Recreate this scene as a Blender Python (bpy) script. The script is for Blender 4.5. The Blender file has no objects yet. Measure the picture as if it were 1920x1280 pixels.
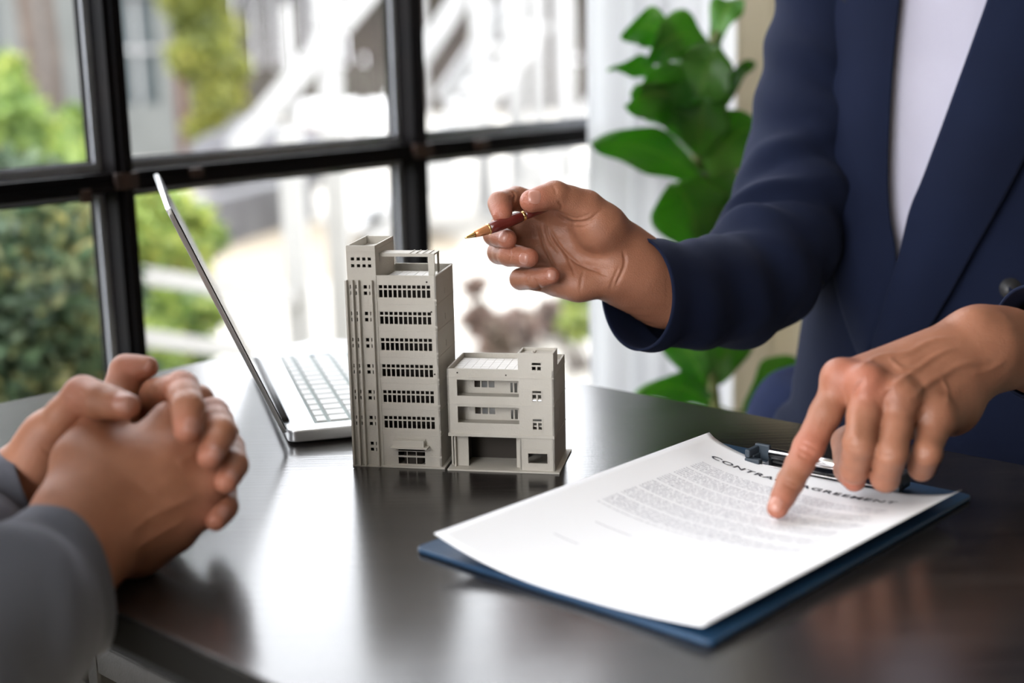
import bpy, bmesh, math, random
import numpy as np
from mathutils import Vector, Matrix, noise
from mathutils.bvhtree import BVHTree

random.seed(7); rng = np.random.default_rng(7)
S = bpy.context.scene
COL = S.collection
ZT = 0.74                      # table top height
CAMZ = ZT + 0.325
FPX = 2667.0                   # focal length in pixels of the 1920 px frame (50 mm)

# ---------------------------------------------------------------- camera
_p, _r = math.radians(12.2), math.radians(-1.3)
_F = np.array([0, math.cos(_p), -math.sin(_p)]); _R0 = np.array([1.0, 0, 0]); _U0 = np.cross(_R0, _F)
CR = math.cos(_r)*_R0 + math.sin(_r)*_U0
CU = -math.sin(_r)*_R0 + math.cos(_r)*_U0
CPOS = np.array([0, 0, CAMZ])
cd = bpy.data.cameras.new('camera'); cam = bpy.data.objects.new('camera', cd); COL.objects.link(cam)
cam.matrix_world = Matrix(((CR[0], CU[0], -_F[0], 0), (CR[1], CU[1], -_F[1], 0), (CR[2], CU[2], -_F[2], CAMZ), (0, 0, 0, 1)))
cd.lens = 50.0; cd.sensor_width = 36.0; cd.clip_start = 0.02; cd.clip_end = 200
cd.dof.use_dof = True; cd.dof.focus_distance = 1.10; cd.dof.aperture_fstop = 3.0
S.camera = cam

# ---------------------------------------------------------------- view, world, sun, area lights
S.view_settings.view_transform = 'Standard'; S.view_settings.look = 'None'
S.view_settings.gamma = 1.0; S.view_settings.use_curve_mapping = False
S.view_settings.exposure = 0.5
S.cycles.max_bounces = 7; S.cycles.diffuse_bounces = 3; S.cycles.glossy_bounces = 3
S.cycles.transmission_bounces = 4; S.cycles.transparent_max_bounces = 12
S.cycles.caustics_reflective = False; S.cycles.caustics_refractive = False
S.cycles.sample_clamp_indirect = 4.0
w = bpy.data.worlds.new('sky'); S.world = w; w.use_nodes = True
bg = w.node_tree.nodes['Background']; bg.inputs[0].default_value = (0.94, 0.955, 1.0, 1); bg.inputs[1].default_value = 5.0

def P(px, py, d):
    """world point seen at image pixel (px, py), d metres in front of the lens plane"""
    return CPOS + d*(_F + CR*(px-960)/FPX - CU*(py-640)/FPX)
def G(px, py, z=ZT):
    """world point seen at pixel on the horizontal plane z"""
    r = _F + CR*(px-960)/FPX - CU*(py-640)/FPX
    return CPOS + r*((z-CAMZ)/r[2])
def PIX(V):
    v = np.asarray(V) - CPOS; f = v @ _F
    return 960 + FPX*(v @ CR)/f, 640 - FPX*(v @ CU)/f, f
def nz(v):
    v = np.asarray(v, float); return v/np.linalg.norm(v)

# window line: A + t*WU, room side normal WN
WA = G(215, 335, ZT+0.18); WA = np.array([WA[0], WA[1], 0.0])
_a = math.radians(46.6); WU = np.array([math.cos(_a), math.sin(_a), 0]); WN = np.array([WU[1], -WU[0], 0])
WZ = np.array([0, 0, 1.0])
def W(t, n, z):
    """room frame: t along the window wall, n metres into the room, z height"""
    return WA + WU*t + WN*n + WZ*z

def add_area(name, loc, target, sx, sy, power, col=(1, 1, 1)):
    l = bpy.data.lights.new(name, 'AREA'); l.shape = 'RECTANGLE'; l.size = sx; l.size_y = sy; l.energy = power; l.color = col
    o = bpy.data.objects.new(name, l); COL.objects.link(o); o.location = loc
    o.rotation_euler = (Vector(target)-Vector(loc)).to_track_quat('-Z', 'Y').to_euler(); return o
sl = bpy.data.lights.new('sun', 'SUN'); sl.energy = 1.6; sl.angle = math.radians(3); sl.color = (1.0, 0.96, 0.88)
so = bpy.data.objects.new('sun', sl); COL.objects.link(so)
so.rotation_euler = Vector(-WN*0.55+WU*0.3-WZ).to_track_quat('-Z', 'Y').to_euler()
# added fill lamps standing in for unseen windows behind and left of the camera
add_area('fill_light_behind', W(-2.75, 1.25, 1.6), W(0.6, 0.6, 0.8), 1.6, 1.7, 26, (1.0, 0.97, 0.93))
add_area('fill_light_left', W(-2.3, 0.12, 1.55), W(-0.6, 1.4, 0.7), 1.8, 1.7, 38, (0.97, 0.98, 1.0))

# ---------------------------------------------------------------- materials
def lin(c):
    return tuple(((x/255.0)/12.92 if x/255.0 <= 0.04045 else ((x/255.0+0.055)/1.055)**2.4) for x in c)
MATS = {}
def mat(name, col, rough=0.5, metal=0.0, nscale=0, ncol=None, bump=0.0, bscale=200, sss=0.0, sheen=0.0, spec=0.5, aniso=None, extra=None):
    if name in MATS: return MATS[name]
    m = bpy.data.materials.new(name); m.use_nodes = True; nt = m.node_tree; b = nt.nodes['Principled BSDF']
    N = nt.nodes.new; L = nt.links.new
    c = (*col, 1)
    b.inputs['Base Color'].default_value = c; b.inputs['Roughness'].default_value = rough; b.inputs['Metallic'].default_value = metal
    b.inputs['Specular IOR Level'].default_value = spec
    tc = N('ShaderNodeTexCoord')
    if nscale:
        t = N('ShaderNodeTexNoise'); t.inputs['Scale'].default_value = nscale; t.inputs['Detail'].default_value = 5
        r = N('ShaderNodeValToRGB'); r.color_ramp.elements[0].position = 0.3; r.color_ramp.elements[1].position = 0.7
        r.color_ramp.elements[0].color = c; r.color_ramp.elements[1].color = (*(ncol or col), 1)
        if aniso:
            mp = N('ShaderNodeMapping'); mp.inputs['Scale'].default_value = aniso[:3]; mp.inputs['Rotation'].default_value = (0, 0, aniso[3])
            L(tc.outputs['Object'], mp.inputs[0]); L(mp.outputs[0], t.inputs[0])
        else: L(tc.outputs['Object'], t.inputs[0])
        L(t.outputs[0], r.inputs[0]); L(r.outputs[0], b.inputs['Base Color'])
    if bump:
        t2 = N('ShaderNodeTexNoise'); t2.inputs['Scale'].default_value = bscale; t2.inputs['Detail'].default_value = 3
        L(tc.outputs['Object'], t2.inputs[0])
        bp = N('ShaderNodeBump'); bp.inputs['Strength'].default_value = bump; bp.inputs['Distance'].default_value = 0.001
        L(t2.outputs[0], bp.inputs['Height']); L(bp.outputs[0], b.inputs['Normal'])
    if sss:
        b.inputs['Subsurface Weight'].default_value = sss; b.inputs['Subsurface Radius'].default_value = (1.0, 0.35, 0.2); b.inputs['Subsurface Scale'].default_value = 0.006
    if sheen:
        b.inputs['Sheen Weight'].default_value = sheen; b.inputs['Sheen Roughness'].default_value = 0.4
        b.inputs['Sheen Tint'].default_value = (min(1, col[0]*6+.1), min(1, col[1]*6+.1), min(1, col[2]*6+.1), 1)
    MATS[name] = m; return m
def fabric(name, col, col2, sheen=0.3, scale=900, rough=0.9, big=8):
    m = mat(name, col, rough=rough, nscale=big, ncol=col2, sheen=sheen, spec=0.2)
    nt = m.node_tree; b = nt.nodes['Principled BSDF']; N = nt.nodes.new; L = nt.links.new
    tc = N('ShaderNodeTexCoord'); w1 = N('ShaderNodeTexWave'); w1.bands_direction = 'X'; w1.inputs['Scale'].default_value = scale; w1.inputs['Distortion'].default_value = 1.5
    w2 = N('ShaderNodeTexWave'); w2.bands_direction = 'Z'; w2.inputs['Scale'].default_value = scale; w2.inputs['Distortion'].default_value = 1.5
    ad = N('ShaderNodeMath'); ad.operation = 'ADD'
    L(tc.outputs['Object'], w1.inputs[0]); L(tc.outputs['Object'], w2.inputs[0]); L(w1.outputs[1], ad.inputs[0]); L(w2.outputs[1], ad.inputs[1])
    bp = N('ShaderNodeBump'); bp.inputs['Strength'].default_value = 0.35; bp.inputs['Distance'].default_value = 0.0004
    L(ad.outputs[0], bp.inputs['Height']); L(bp.outputs[0], b.inputs['Normal'])
    return m

# ---------------------------------------------------------------- object helpers
def tag(o, label=None, cat=None, group=None, kind=None):
    if label: o['label'] = label
    if cat: o['category'] = cat
    if group: o['group'] = group
    if kind: o['kind'] = kind
    return o
def empty(name, loc=(0, 0, 0), **k):
    o = bpy.data.objects.new(name, None); o.empty_display_size = 0.05; COL.objects.link(o); o.location = Vector(loc); return tag(o, **k)
def link(name, me, m=None, parent=None, smooth=False, **k):
    if m is not None and len(me.materials) == 0: me.materials.append(m)
    if smooth: me.shade_smooth()
    o = bpy.data.objects.new(name, me); COL.objects.link(o)
    if parent is not None:
        o.parent = parent
        # all meshes are written in world coordinates unless the parent was moved first
        par = parent; mw = Matrix.Identity(4)
        while par is not None:
            mw = Matrix.LocRotScale(par.location, par.rotation_euler, par.scale) @ mw if par.parent is None else mw
            par = par.parent
        if not k.pop('local', False) and parent.parent is None:
            o.matrix_parent_inverse = mw.inverted()
    k.pop('local', None)
    return tag(o, **k)
def pydata(name, v, f, m=None, parent=None, smooth=False, **k):
    me = bpy.data.meshes.new(name); me.from_pydata([tuple(map(float, x)) for x in v], [], [tuple(map(int, x)) for x in f]); me.update()
    return link(name, me, m, parent, smooth, **k)
def npmesh(name, V, Q):
    """fast mesh from arrays; Q all quads"""
    me = bpy.data.meshes.new(name); V = np.asarray(V, np.float32); Q = np.asarray(Q, np.int32)
    me.vertices.add(len(V)); me.vertices.foreach_set('co', V.ravel()); me.loops.add(Q.size); me.loops.foreach_set('vertex_index', Q.ravel())
    me.polygons.add(len(Q)); me.polygons.foreach_set('loop_start', np.arange(0, Q.size, Q.shape[1], dtype=np.int32))
    me.polygons.foreach_set('loop_total', np.full(len(Q), Q.shape[1], np.int32)); me.update(calc_edges=True); me.validate(); return me
class MB:
    """collects boxes, bars and prisms into ONE mesh; every point goes through a frame (o, x, y, z)"""
    def __init__(s, o=(0, 0, 0), ax=(1, 0, 0), ay=(0, 1, 0), az=(0, 0, 1)):
        s.v = []; s.f = []; s.o = np.array(o, float); s.M = np.array([ax, ay, az], float)
    def pt(s, p): return s.o + np.asarray(p, float) @ s.M
    def add(s, vs, fs):
        n = len(s.v); s.v += [s.pt(p) for p in vs]; s.f += [tuple(i+n for i in f) for f in fs]
    def box(s, x0, x1, y0, y1, z0, z1):
        s.add([(x0, y0, z0), (x1, y0, z0), (x1, y1, z0), (x0, y1, z0), (x0, y0, z1), (x1, y0, z1), (x1, y1, z1), (x0, y1, z1)],
              [(0, 3, 2, 1), (4, 5, 6, 7), (0, 1, 5, 4), (1, 2, 6, 5), (2, 3, 7, 6), (3, 0, 4, 7)])
    def bar(s, a, b, w, h=None, up=(0, 0, 1)):
        h = h or w; a = np.array(a, float); b = np.array(b, float); d = nz(b-a); x = np.cross(d, up)
        x = nz(x) if np.linalg.norm(x) > 1e-6 else np.array([1.0, 0, 0]); y = np.cross(x, d)
        vs = [p + x*i*w/2 + y*j*h/2 for p in (a, b) for i, j in ((-1, -1), (1, -1), (1, 1), (-1, 1))]
        s.add(vs, [(0, 1, 2, 3), (7, 6, 5, 4), (0, 4, 5, 1), (1, 5, 6, 2), (2, 6, 7, 3), (3, 7, 4, 0)])
    def tube(s, pts, r, n=12):
        pts = [np.array(p, float) for p in pts]; rs = r if hasattr(r, '__len__') else [r]*len(pts); vs = []; fs = []
        x = None
        for i, p in enumerate(pts):
            d = nz(pts[min(i+1, len(pts)-1)] - pts[max(i-1, 0)])
            if x is None:
                x = np.cross(d, (0, 0, 1)); x = np.cross(d, (0, 1, 0)) if np.linalg.norm(x) < 1e-3 else x
            x = nz(x - d*(x @ d)); y = np.cross(d, x)
            vs += [p + rs[i]*(math.cos(2*math.pi*k/n)*x + math.sin(2*math.pi*k/n)*y) for k in range(n)]
        for i in range(len(pts)-1):
            fs += [(i*n+k, i*n+(k+1) % n, (i+1)*n+(k+1) % n, (i+1)*n+k) for k in range(n)]
        fs += [tuple(range(n))[::-1], tuple(range((len(pts)-1)*n, len(pts)*n))]
        s.add(vs, fs)
    def prism(s, poly, z0, z1):
        n = len(poly); vs = [(x, y, z0) for x, y in poly] + [(x, y, z1) for x, y in poly]
        s.add(vs, [tuple(range(n))[::-1], tuple(range(n, 2*n))] + [(i, (i+1) % n, n+(i+1) % n, n+i) for i in range(n)])
    def holewall(s, x0, x1, z0, z1, holes, y0, t):
        """upright wall x0..x1, z0..z1, thickness t from y0, with rectangular holes (hx0,hx1,hz0,hz1)"""
        xs = sorted({x0, x1, *[min(max(h[i], x0), x1) for h in holes for i in (0, 1)]}); zs = sorted({z0, z1, *[min(max(h[i], z0), z1) for h in holes for i in (2, 3)]})
        def solid(i, j):
            if i < 0 or j < 0 or i >= len(xs)-1 or j >= len(zs)-1: return False
            cx, cz = (xs[i]+xs[i+1])/2, (zs[j]+zs[j+1])/2
            return not any(h[0] < cx < h[1] and h[2] < cz < h[3] for h in holes)
        y1 = y0+t
        for i in range(len(xs)-1):
            for j in range(len(zs)-1):
                if not solid(i, j): continue
                a, b, c, d = xs[i], xs[i+1], zs[j], zs[j+1]
                vs = [(a, y0, c), (b, y0, c), (b, y0, d), (a, y0, d), (a, y1, c), (b, y1, c), (b, y1, d), (a, y1, d)]
                fs = [(0, 1, 2, 3), (5, 4, 7, 6)]
                if not solid(i-1, j): fs.append((4, 0, 3, 7))
                if not solid(i+1, j): fs.append((1, 5, 6, 2))
                if not solid(i, j-1): fs.append((4, 5, 1, 0))
                if not solid(i, j+1): fs.append((3, 2, 6, 7))
                s.add(vs, fs)
    def build(s, name, m, parent=None, smooth=False, bevel=0, **k):
        o = pydata(name, s.v, s.f, m, parent, smooth, **k)
        if bevel:
            bm = bmesh.new(); bm.from_mesh(o.data); bmesh.ops.remove_doubles(bm, verts=bm.verts, dist=1e-6)
            bmesh.ops.bevel(bm, geom=[e for e in bm.edges if len(e.link_faces) == 2 and e.calc_face_angle(0) > 0.6], offset=bevel, segments=2, affect='EDGES', profile=0.5)
            bm.to_mesh(o.data); bm.free()
            o.data.shade_smooth(); md = o.modifiers.new('normals', 'WEIGHTED_NORMAL')
        return o
def loft(rings, cap0=False, cap1=False):
    n = len(rings[0]); V = np.concatenate(rings); Q = []
    for i in range(len(rings)-1):
        a = np.arange(n); b = (a+1) % n
        Q.append(np.stack([i*n+a, i*n+b, (i+1)*n+b, (i+1)*n+a], 1))
    return V, np.concatenate(Q)
def spline(pts, n):
    """Catmull-Rom through rows of numbers, n samples"""
    p = np.asarray(pts, float); p = np.vstack([2*p[0]-p[1], p, 2*p[-1]-p[-2]]); out = []
    for u in np.linspace(0, len(p)-3-1e-6, n):
        i = int(u); t = u-i; a, b, c, d = p[i:i+4]
        out.append(0.5*((2*b)+(-a+c)*t+(2*a-5*b+4*c-d)*t*t+(-a+3*b-3*c+d)*t**3))
    return np.array(out)
def bvh_of(V, Q): return BVHTree.FromPolygons([Vector(v) for v in V], [tuple(map(int, q)) for q in Q])

# ---------------------------------------------------------------- implicit surfaces for bodies
def smin(a, b, k):
    h = np.maximum(k-np.abs(a-b), 0)/k
    return np.minimum(a, b)-h*h*k*0.25
class Field:
    def __init__(s, lo, hi, h):
        s.h = h; s.lo = np.array(lo, float); s.n = np.ceil((np.array(hi)-s.lo)/h).astype(int)+1
    def new(s): return np.full(tuple(s.n), 0.05, np.float32)
    def cap(s, D, a, b, ra, rb, k=0.003, flat=None):
        a = np.array(a, float); b = np.array(b, float); R = max(ra, rb)+0.014
        i0 = np.maximum(np.floor((np.minimum(a, b)-R-s.lo)/s.h).astype(int), 0); i1 = np.minimum(np.ceil((np.maximum(a, b)+R-s.lo)/s.h).astype(int)+1, s.n)
        if (i1 <= i0).any(): return
        g = [s.lo[j]+s.h*np.arange(i0[j], i1[j]) for j in range(3)]
        X = g[0][:, None, None]-a[0]; Y = g[1][None, :, None]-a[1]; Z = g[2][None, None, :]-a[2]
        ab = b-a; L2 = max(ab @ ab, 1e-12); t = np.clip((X*ab[0]+Y*ab[1]+Z*ab[2])/L2, 0, 1)
        dx, dy, dz = X-t*ab[0], Y-t*ab[1], Z-t*ab[2]
        if flat is not None:      # (axis, factor): the section is thinner along axis
            ax, fc = flat; q = dx*ax[0]+dy*ax[1]+dz*ax[2]; e = (1/fc**2-1)
            d = np.sqrt(dx*dx+dy*dy+dz*dz+e*q*q); rr = ra+(rb-ra)*t; d = (d-rr)*np.where(d > 1e-9, np.sqrt(dx*dx+dy*dy+dz*dz)/np.maximum(d, 1e-9), 1)
        else: d = np.sqrt(dx*dx+dy*dy+dz*dz)-(ra+(rb-ra)*t)
        sl_ = tuple(slice(i0[j], i1[j]) for j in range(3))
        D[sl_] = smin(D[sl_], d, k)
    def chain(s, D, pts, rs, k=0.003, flat=None):
        for i in range(len(pts)-1): s.cap(D, pts[i], pts[i+1], rs[i], rs[i+1], k, flat)
    def mesh(s, V, smooth=1):
        I = V < 0; n = np.array(V.shape)-1
        off = [(i, j, k) for i in (0, 1) for j in (0, 1) for k in (0, 1)]
        cnt = sum(I[o[0]:o[0]+n[0], o[1]:o[1]+n[1], o[2]:o[2]+n[2]].astype(np.int8) for o in off)
        act = (cnt > 0) & (cnt < 8); idx = np.full(act.shape, -1, np.int64); c = np.argwhere(act); idx[act] = np.arange(len(c))
        vals = np.stack([V[c[:, 0]+o[0], c[:, 1]+o[1], c[:, 2]+o[2]] for o in off], 1)
        acc = np.zeros((len(c), 3)); m = np.zeros(len(c))
        O = np.array(off, float)
        for a in range(8):
            for b in range(a+1, 8):
                if np.abs(O[a]-O[b]).sum() != 1: continue
                va, vb = vals[:, a], vals[:, b]; x = (va < 0) != (vb < 0)
                t = np.where(x, va/np.where(x, va-vb, 1), 0)[:, None]
                acc += np.where(x[:, None], O[a]+(O[b]-O[a])*t, 0); m += x
        P_ = s.lo+s.h*(c+acc/m[:, None]); Qs = []
        for ax in range(3):
            u, v = (ax+1) % 3, (ax+2) % 3
            sa = [slice(None)]*3; sb = [slice(None)]*3; sa[ax] = slice(0, -1); sb[ax] = slice(1, None)
            A, B = I[tuple(sa)], I[tuple(sb)]; e = np.argwhere(A != B)
            e = e[(e[:, u] > 0) & (e[:, v] > 0) & (e[:, u] < n[u]) & (e[:, v] < n[v])]
            ins = A[e[:, 0], e[:, 1], e[:, 2]]
            def cell(du, dv):
                q = e.copy(); q[:, u] -= du; q[:, v] -= dv; return idx[q[:, 0], q[:, 1], q[:, 2]]
            q = np.stack([cell(1, 1), cell(0, 1), cell(0, 0), cell(1, 0)], 1)
            q[~ins] = q[~ins][:, ::-1]; Qs.append(q)
        Q = np.concatenate(Qs); Q = Q[(Q >= 0).all(1)]
        for _ in range(smooth): P_ = laplace(P_, Q, 0.5)
        return P_, Q
def laplace(V, Q, f):
    E = np.concatenate([Q[:, [0, 1]], Q[:, [1, 2]], Q[:, [2, 3]], Q[:, [3, 0]]]); n = len(V); s = np.zeros((n, 3)); c = np.bincount(E[:, 0], minlength=n)+np.bincount(E[:, 1], minlength=n)
    for j in range(3): s[:, j] = np.bincount(E[:, 0], V[E[:, 1], j], n)+np.bincount(E[:, 1], V[E[:, 0], j], n)
    return V+f*(s/np.maximum(c, 1)[:, None]-V)
def vnorm(V, Q):
    fn = np.cross(V[Q[:, 2]]-V[Q[:, 0]], V[Q[:, 3]]-V[Q[:, 1]]); n = np.zeros_like(V)
    for i in range(4):
        for j in range(3): n[:, j] += np.bincount(Q[:, i], fn[:, j], len(V))
    return n/np.maximum(np.linalg.norm(n, axis=1, keepdims=True), 1e-12)
def hit(bvh, px, py):
    d = nz(P(px, py, 1)-CPOS); h = bvh.ray_cast(Vector(CPOS), Vector(d)); return (np.array(h[0]), np.array(h[1])) if h[0] is not None else (None, None)
def carve(V, Q, bvh, lines):
    """push the skin in (amp<0) or out (amp>0) along pixel polylines found on the surface"""
    Nn = vnorm(V, Q); out = V.copy()
    for pts, wd, amp in lines:
        sp = spline([(*p,) for p in pts], 6*len(pts)); wp = [hit(bvh, *p)[0] for p in sp]; wp = [p for p in wp if p is not None]
        if len(wp) < 2: continue
        wp = np.array(wp); lo, hi = wp.min(0)-3*wd, wp.max(0)+3*wd
        sel = np.where(((V > lo) & (V < hi)).all(1))[0]; best = np.full(len(sel), 9.0); tt = np.zeros(len(sel))
        for i in range(len(wp)-1):
            ab = wp[i+1]-wp[i]
            if np.linalg.norm(ab) > 0.012: continue
            t = np.clip((V[sel]-wp[i]) @ ab/max(ab @ ab, 1e-12), 0, 1); d = np.linalg.norm(V[sel]-wp[i]-t[:, None]*ab, axis=1); u = d < best; best[u] = d[u]; tt[u] = (i+t[u])/(len(wp)-1)
        fade = np.clip(np.minimum(tt, 1-tt)*6, 0.25, 1)
        out[sel] += Nn[sel]*(amp*fade*np.exp(-(best/wd)**2))[:, None]
    return out
def nail(name, bvh, tip_px, base_px, wid, m, parent, L=None):
    """a finger nail: a thin curved plate lying on the skin between two pixels of the finger's back"""
    a, na = hit(bvh, *tip_px); b, nb = hit(bvh, *base_px)
    if a is None or b is None: return None
    c = (a+b)/2; ax = a-b; ln = L or np.linalg.norm(ax); ax = nz(ax); n = nz(na+nb); n = nz(n-ax*(n @ ax)); sd = np.cross(ax, n)
    V = []; ns, nt = 9, 9
    for i in range(ns):
        for j in range(nt):
            s_, t_ = -1+2*i/(ns-1), -1+2*j/(nt-1)
            xx, yy = s_*math.sqrt(1-0.38*t_*t_), t_*math.sqrt(1-0.32*s_*s_)
            o = c+ax*ln/2*xx+sd*wid/2*yy+n*0.012; h = bvh.ray_cast(Vector(o), Vector(-n))
            p = np.array(h[0]) if h[0] is not None and h[3] < 0.02 else c+ax*ln/2*xx+sd*wid/2*yy-n*0.002*abs(yy)
            edge = max(abs(s_), abs(t_)) > 0.99
            V.append(p+n*(0.0001 if edge else 0.00055))
    Q = [(i*nt+j, i*nt+j+1, (i+1)*nt+j+1, (i+1)*nt+j) for i in range(ns-1) for j in range(nt-1)]
    return pydata(name, V, Q, m, parent, True)
# ================================================================ setting: the room
def inst(name, me, parent, M, m=None, **k):
    if m is not None and len(me.materials) == 0: me.materials.append(m)
    o = bpy.data.objects.new(name, me); COL.objects.link(o)
    if parent is not None:
        o.parent = parent
        if parent.parent is None: o.matrix_parent_inverse = Matrix.LocRotScale(parent.location, parent.rotation_euler, parent.scale).inverted()
    o.matrix_basis = M; return tag(o, **k)
def WMB(t=0, n=0, z=0): return MB(W(t, n, z), WU, WN, WZ)
M_cream = mat('cream_plaster', lin((214, 205, 184)), rough=0.9, nscale=6, ncol=lin((205, 196, 174)), bump=0.15, bscale=90)
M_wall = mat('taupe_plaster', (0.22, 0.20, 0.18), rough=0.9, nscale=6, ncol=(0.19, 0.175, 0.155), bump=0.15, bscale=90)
M_ceiling = mat('ceiling_paint', (0.45, 0.44, 0.42), rough=0.95, nscale=5, ncol=(0.58, 0.56, 0.52))
M_floor = mat('floor_tile_glaze', lin((196, 186, 166)), rough=0.45, nscale=9, ncol=lin((180, 169, 148)))
M_steel = mat('black_window_paint', (0.005, 0.005, 0.006), rough=0.6, spec=.08, nscale=14, ncol=(0.009, 0.007, 0.007), bump=0.2, bscale=60)
M_rust = mat('rusty_paint', (0.045, 0.018, 0.009), rough=0.7, nscale=60, ncol=(0.02, 0.012, 0.01))
M_bead = mat('grey_putty', (0.42, 0.43, 0.46), rough=0.55, nscale=25, ncol=(0.34, 0.35, 0.38))
M_shaded_white = mat('shaded_white_paint', (0.36, 0.36, 0.36), rough=0.6, nscale=3, ncol=(0.30, 0.30, 0.30))  # white paint darkened so the outdoor parts look shaded
T0, T1, NB, ZC = -2.9, 3.4, 4.6, 2.75
fb = WMB(); 
floor = pydata('floor', *(lambda q: (q.v, q.f))((lambda q: (q.box(T0, T1, 0.0, NB, -0.12, -0.004), q)[1])(WMB())), M_floor, kind='structure')
# floor tiles: each a piece of the floor
tile = bpy.data.meshes.new('floor_tile'); tb = MB(); tb.box(-0.297, 0.297, -0.297, 0.297, -0.004, 0.0); tile.from_pydata(tb.v, [], tb.f); tile.materials.append(M_floor)
FR = Matrix(((WU[0], WN[0], 0, 0), (WU[1], WN[1], 0, 0), (0, 0, 1, 0), (0, 0, 0, 1)))
for i in range(10):
    for j in range(7):
        c = W(T0+0.33+0.6*i, 0.32+0.6*j, 0.0)
        inst('tile', tile, floor, Matrix.Translation(Vector(c)) @ FR.to_3x3().to_4x4())
ceiling = WMB(); ceiling.box(T0, T1, -0.1, NB, ZC, ZC+0.1); ceiling.build('ceiling', M_ceiling, kind='structure')
# wall on the window side: solid beyond the glazing, plus a lintel and a low sill wall
ZB = ZT+0.18                                   # height of the big cross bar
GS0 = -1.30                                    # t of glazing start, mullions every 0.44 m
mull_t = [-1.32, -0.88, -0.44, 0.0, 0.44, 0.88, 1.32]
ws = WMB()
ws.holewall(T0, T1, -.12, ZC, [(mull_t[0]-0.02, mull_t[-1]+0.02, 0.26, 2.45), (-2.75, -1.5, 0.4, 2.45)], -0.09, 0.12)
ws.build('wall_left', M_cream, kind='structure')
wr = WMB(); wr.box(T1, T1+0.1, -0.05, NB+.1, -.12, ZC); wr.build('wall_back', M_cream, kind='structure')
wb2 = MB(W(T0-0.1, 0, 0), WN, WU, WZ); wb2.holewall(0, NB+.1, -.12, ZC, [(0.25, 1.9, 0.5, 2.45)], 0, 0.1); wb2.build('wall_front', M_wall, kind='structure')
wc = WMB(); wc.holewall(T0, T1, -.12, ZC, [], NB, 0.1); wc.build('wall_right', M_wall, kind='structure')

# window: steel grid, each mullion and bar its own piece, glass panes with putty beads
win = empty('window_1', W(0, 0, 0.26), kind='structure')
# photo: cross bar centre and mullions; profile = wide inner flange + thin outer flange
zr = [0.28, ZB-0.46, ZB, ZB+0.46, ZB+0.92, ZB+1.38]
for t in mull_t:
    b = WMB(t); b.box(-0.011, 0.011, -0.020, 0.020, 0.26, 2.45); b.box(-0.021, 0.021, -0.020, -0.012, 0.26, 2.45); b.box(-0.004, 0.004, 0.020, 0.026, 0.26, 2.45); b.build('mullion', M_steel, win)
for z in zr:
    b = WMB(0); b.box(mull_t[0], mull_t[-1], -0.019, 0.019, z-0.010, z+0.008); b.box(mull_t[0], mull_t[-1], -0.019, -0.011, z-0.022, z+0.020)
    b.box(mull_t[0], mull_t[-1], 0.019, 0.023, z-0.012, z-0.003)
    b.build('glazing_bar', M_steel, win)
m_glass = bpy.data.materials.new('window_glass'); m_glass.use_nodes = True; nt = m_glass.node_tree; nt.nodes.clear()
o_ = nt.nodes.new('ShaderNodeOutputMaterial'); mx = nt.nodes.new('ShaderNodeMixShader'); tr = nt.nodes.new('ShaderNodeBsdfTransparent'); gl = nt.nodes.new('ShaderNodeBsdfGlossy')
lw0 = nt.nodes.new('ShaderNodeLayerWeight'); lw0.inputs[0].default_value = .5; lw1 = nt.nodes.new('ShaderNodeMath'); lw1.operation = 'POWER'; lw1.inputs[1].default_value = 5; nt.links.new(lw0.outputs['Facing'], lw1.inputs[0]); lw = nt.nodes.new('ShaderNodeMath'); lw.operation = 'MULTIPLY_ADD'; lw.inputs[1].default_value = .5; lw.inputs[2].default_value = .02; nt.links.new(lw1.outputs[0], lw.inputs[0]); tr.inputs[0].default_value = (0.96, 0.965, 0.965, 1); gl.inputs['Roughness'].default_value = 0.02
nt.links.new(lw.outputs[0], mx.inputs[0]); nt.links.new(tr.outputs[0], mx.inputs[1]); nt.links.new(gl.outputs[0], mx.inputs[2]); nt.links.new(mx.outputs[0], o_.inputs[0])
zz = zr+[2.45]
for i in range(len(mull_t)-1):
    for j in range(len(zz)-1):
        b = WMB(); b.box(mull_t[i]+0.008, mull_t[i+1]-0.008, -0.006, -0.003, zz[j]+0.006, zz[j+1]-0.006); pane = b.build('pane', m_glass, win)
        a0, a1, c0, c1 = mull_t[i]+0.010, mull_t[i+1]-0.010, zz[j]+0.008, zz[j+1]-0.010; e = 0.009
        b = WMB(); b.box(a0, a0+e, -0.019, -0.007, c0, c1); b.box(a1-e, a1, -0.019, -0.007, c0, c1); b.box(a0+e, a1-e, -0.019, -0.007, c0-.002, c0+.010); b.box(a0+e, a1-e, -0.019, -0.007, c1-e, c1)
        b.build('putty_bead', M_bead, pane)
for t, z, sx, sz in ((0.0, ZB, .014, .010), (0.44, ZB, .016, .010), (0.09, ZB+.001, .008, .006), (-0.05, ZB-.012, .006, .008), (0.55, ZB, .012, .008)):
    b = WMB(t); b.box(-sx, sx, 0.0185, 0.0268, z-sz, z+sz*0.8); b.build('rust_patch', M_rust, win, bevel=0.0015)
sill = WMB(); sill.box(mull_t[0]-0.05, mull_t[-1]+0.05, -0.12, 0.06, 0.235, 0.262); sill.build('trim_1', M_shaded_white, kind='structure')
w2 = empty('window_2', W(-2.1, 0, 0.4), kind='structure')
for t in (-2.75, -2.33, -1.91, -1.5):
    b = WMB(t); b.box(-0.015, 0.015, -0.02, 0.02, 0.4, 2.45); b.build('mullion', M_steel, w2)
for z in (0.41, 1.0, 1.7, 2.44):
    b = WMB(); b.box(-2.75, -1.5, -0.019, 0.019, z-0.014, z+0.014); b.build('glazing_bar', M_steel, w2)

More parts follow.
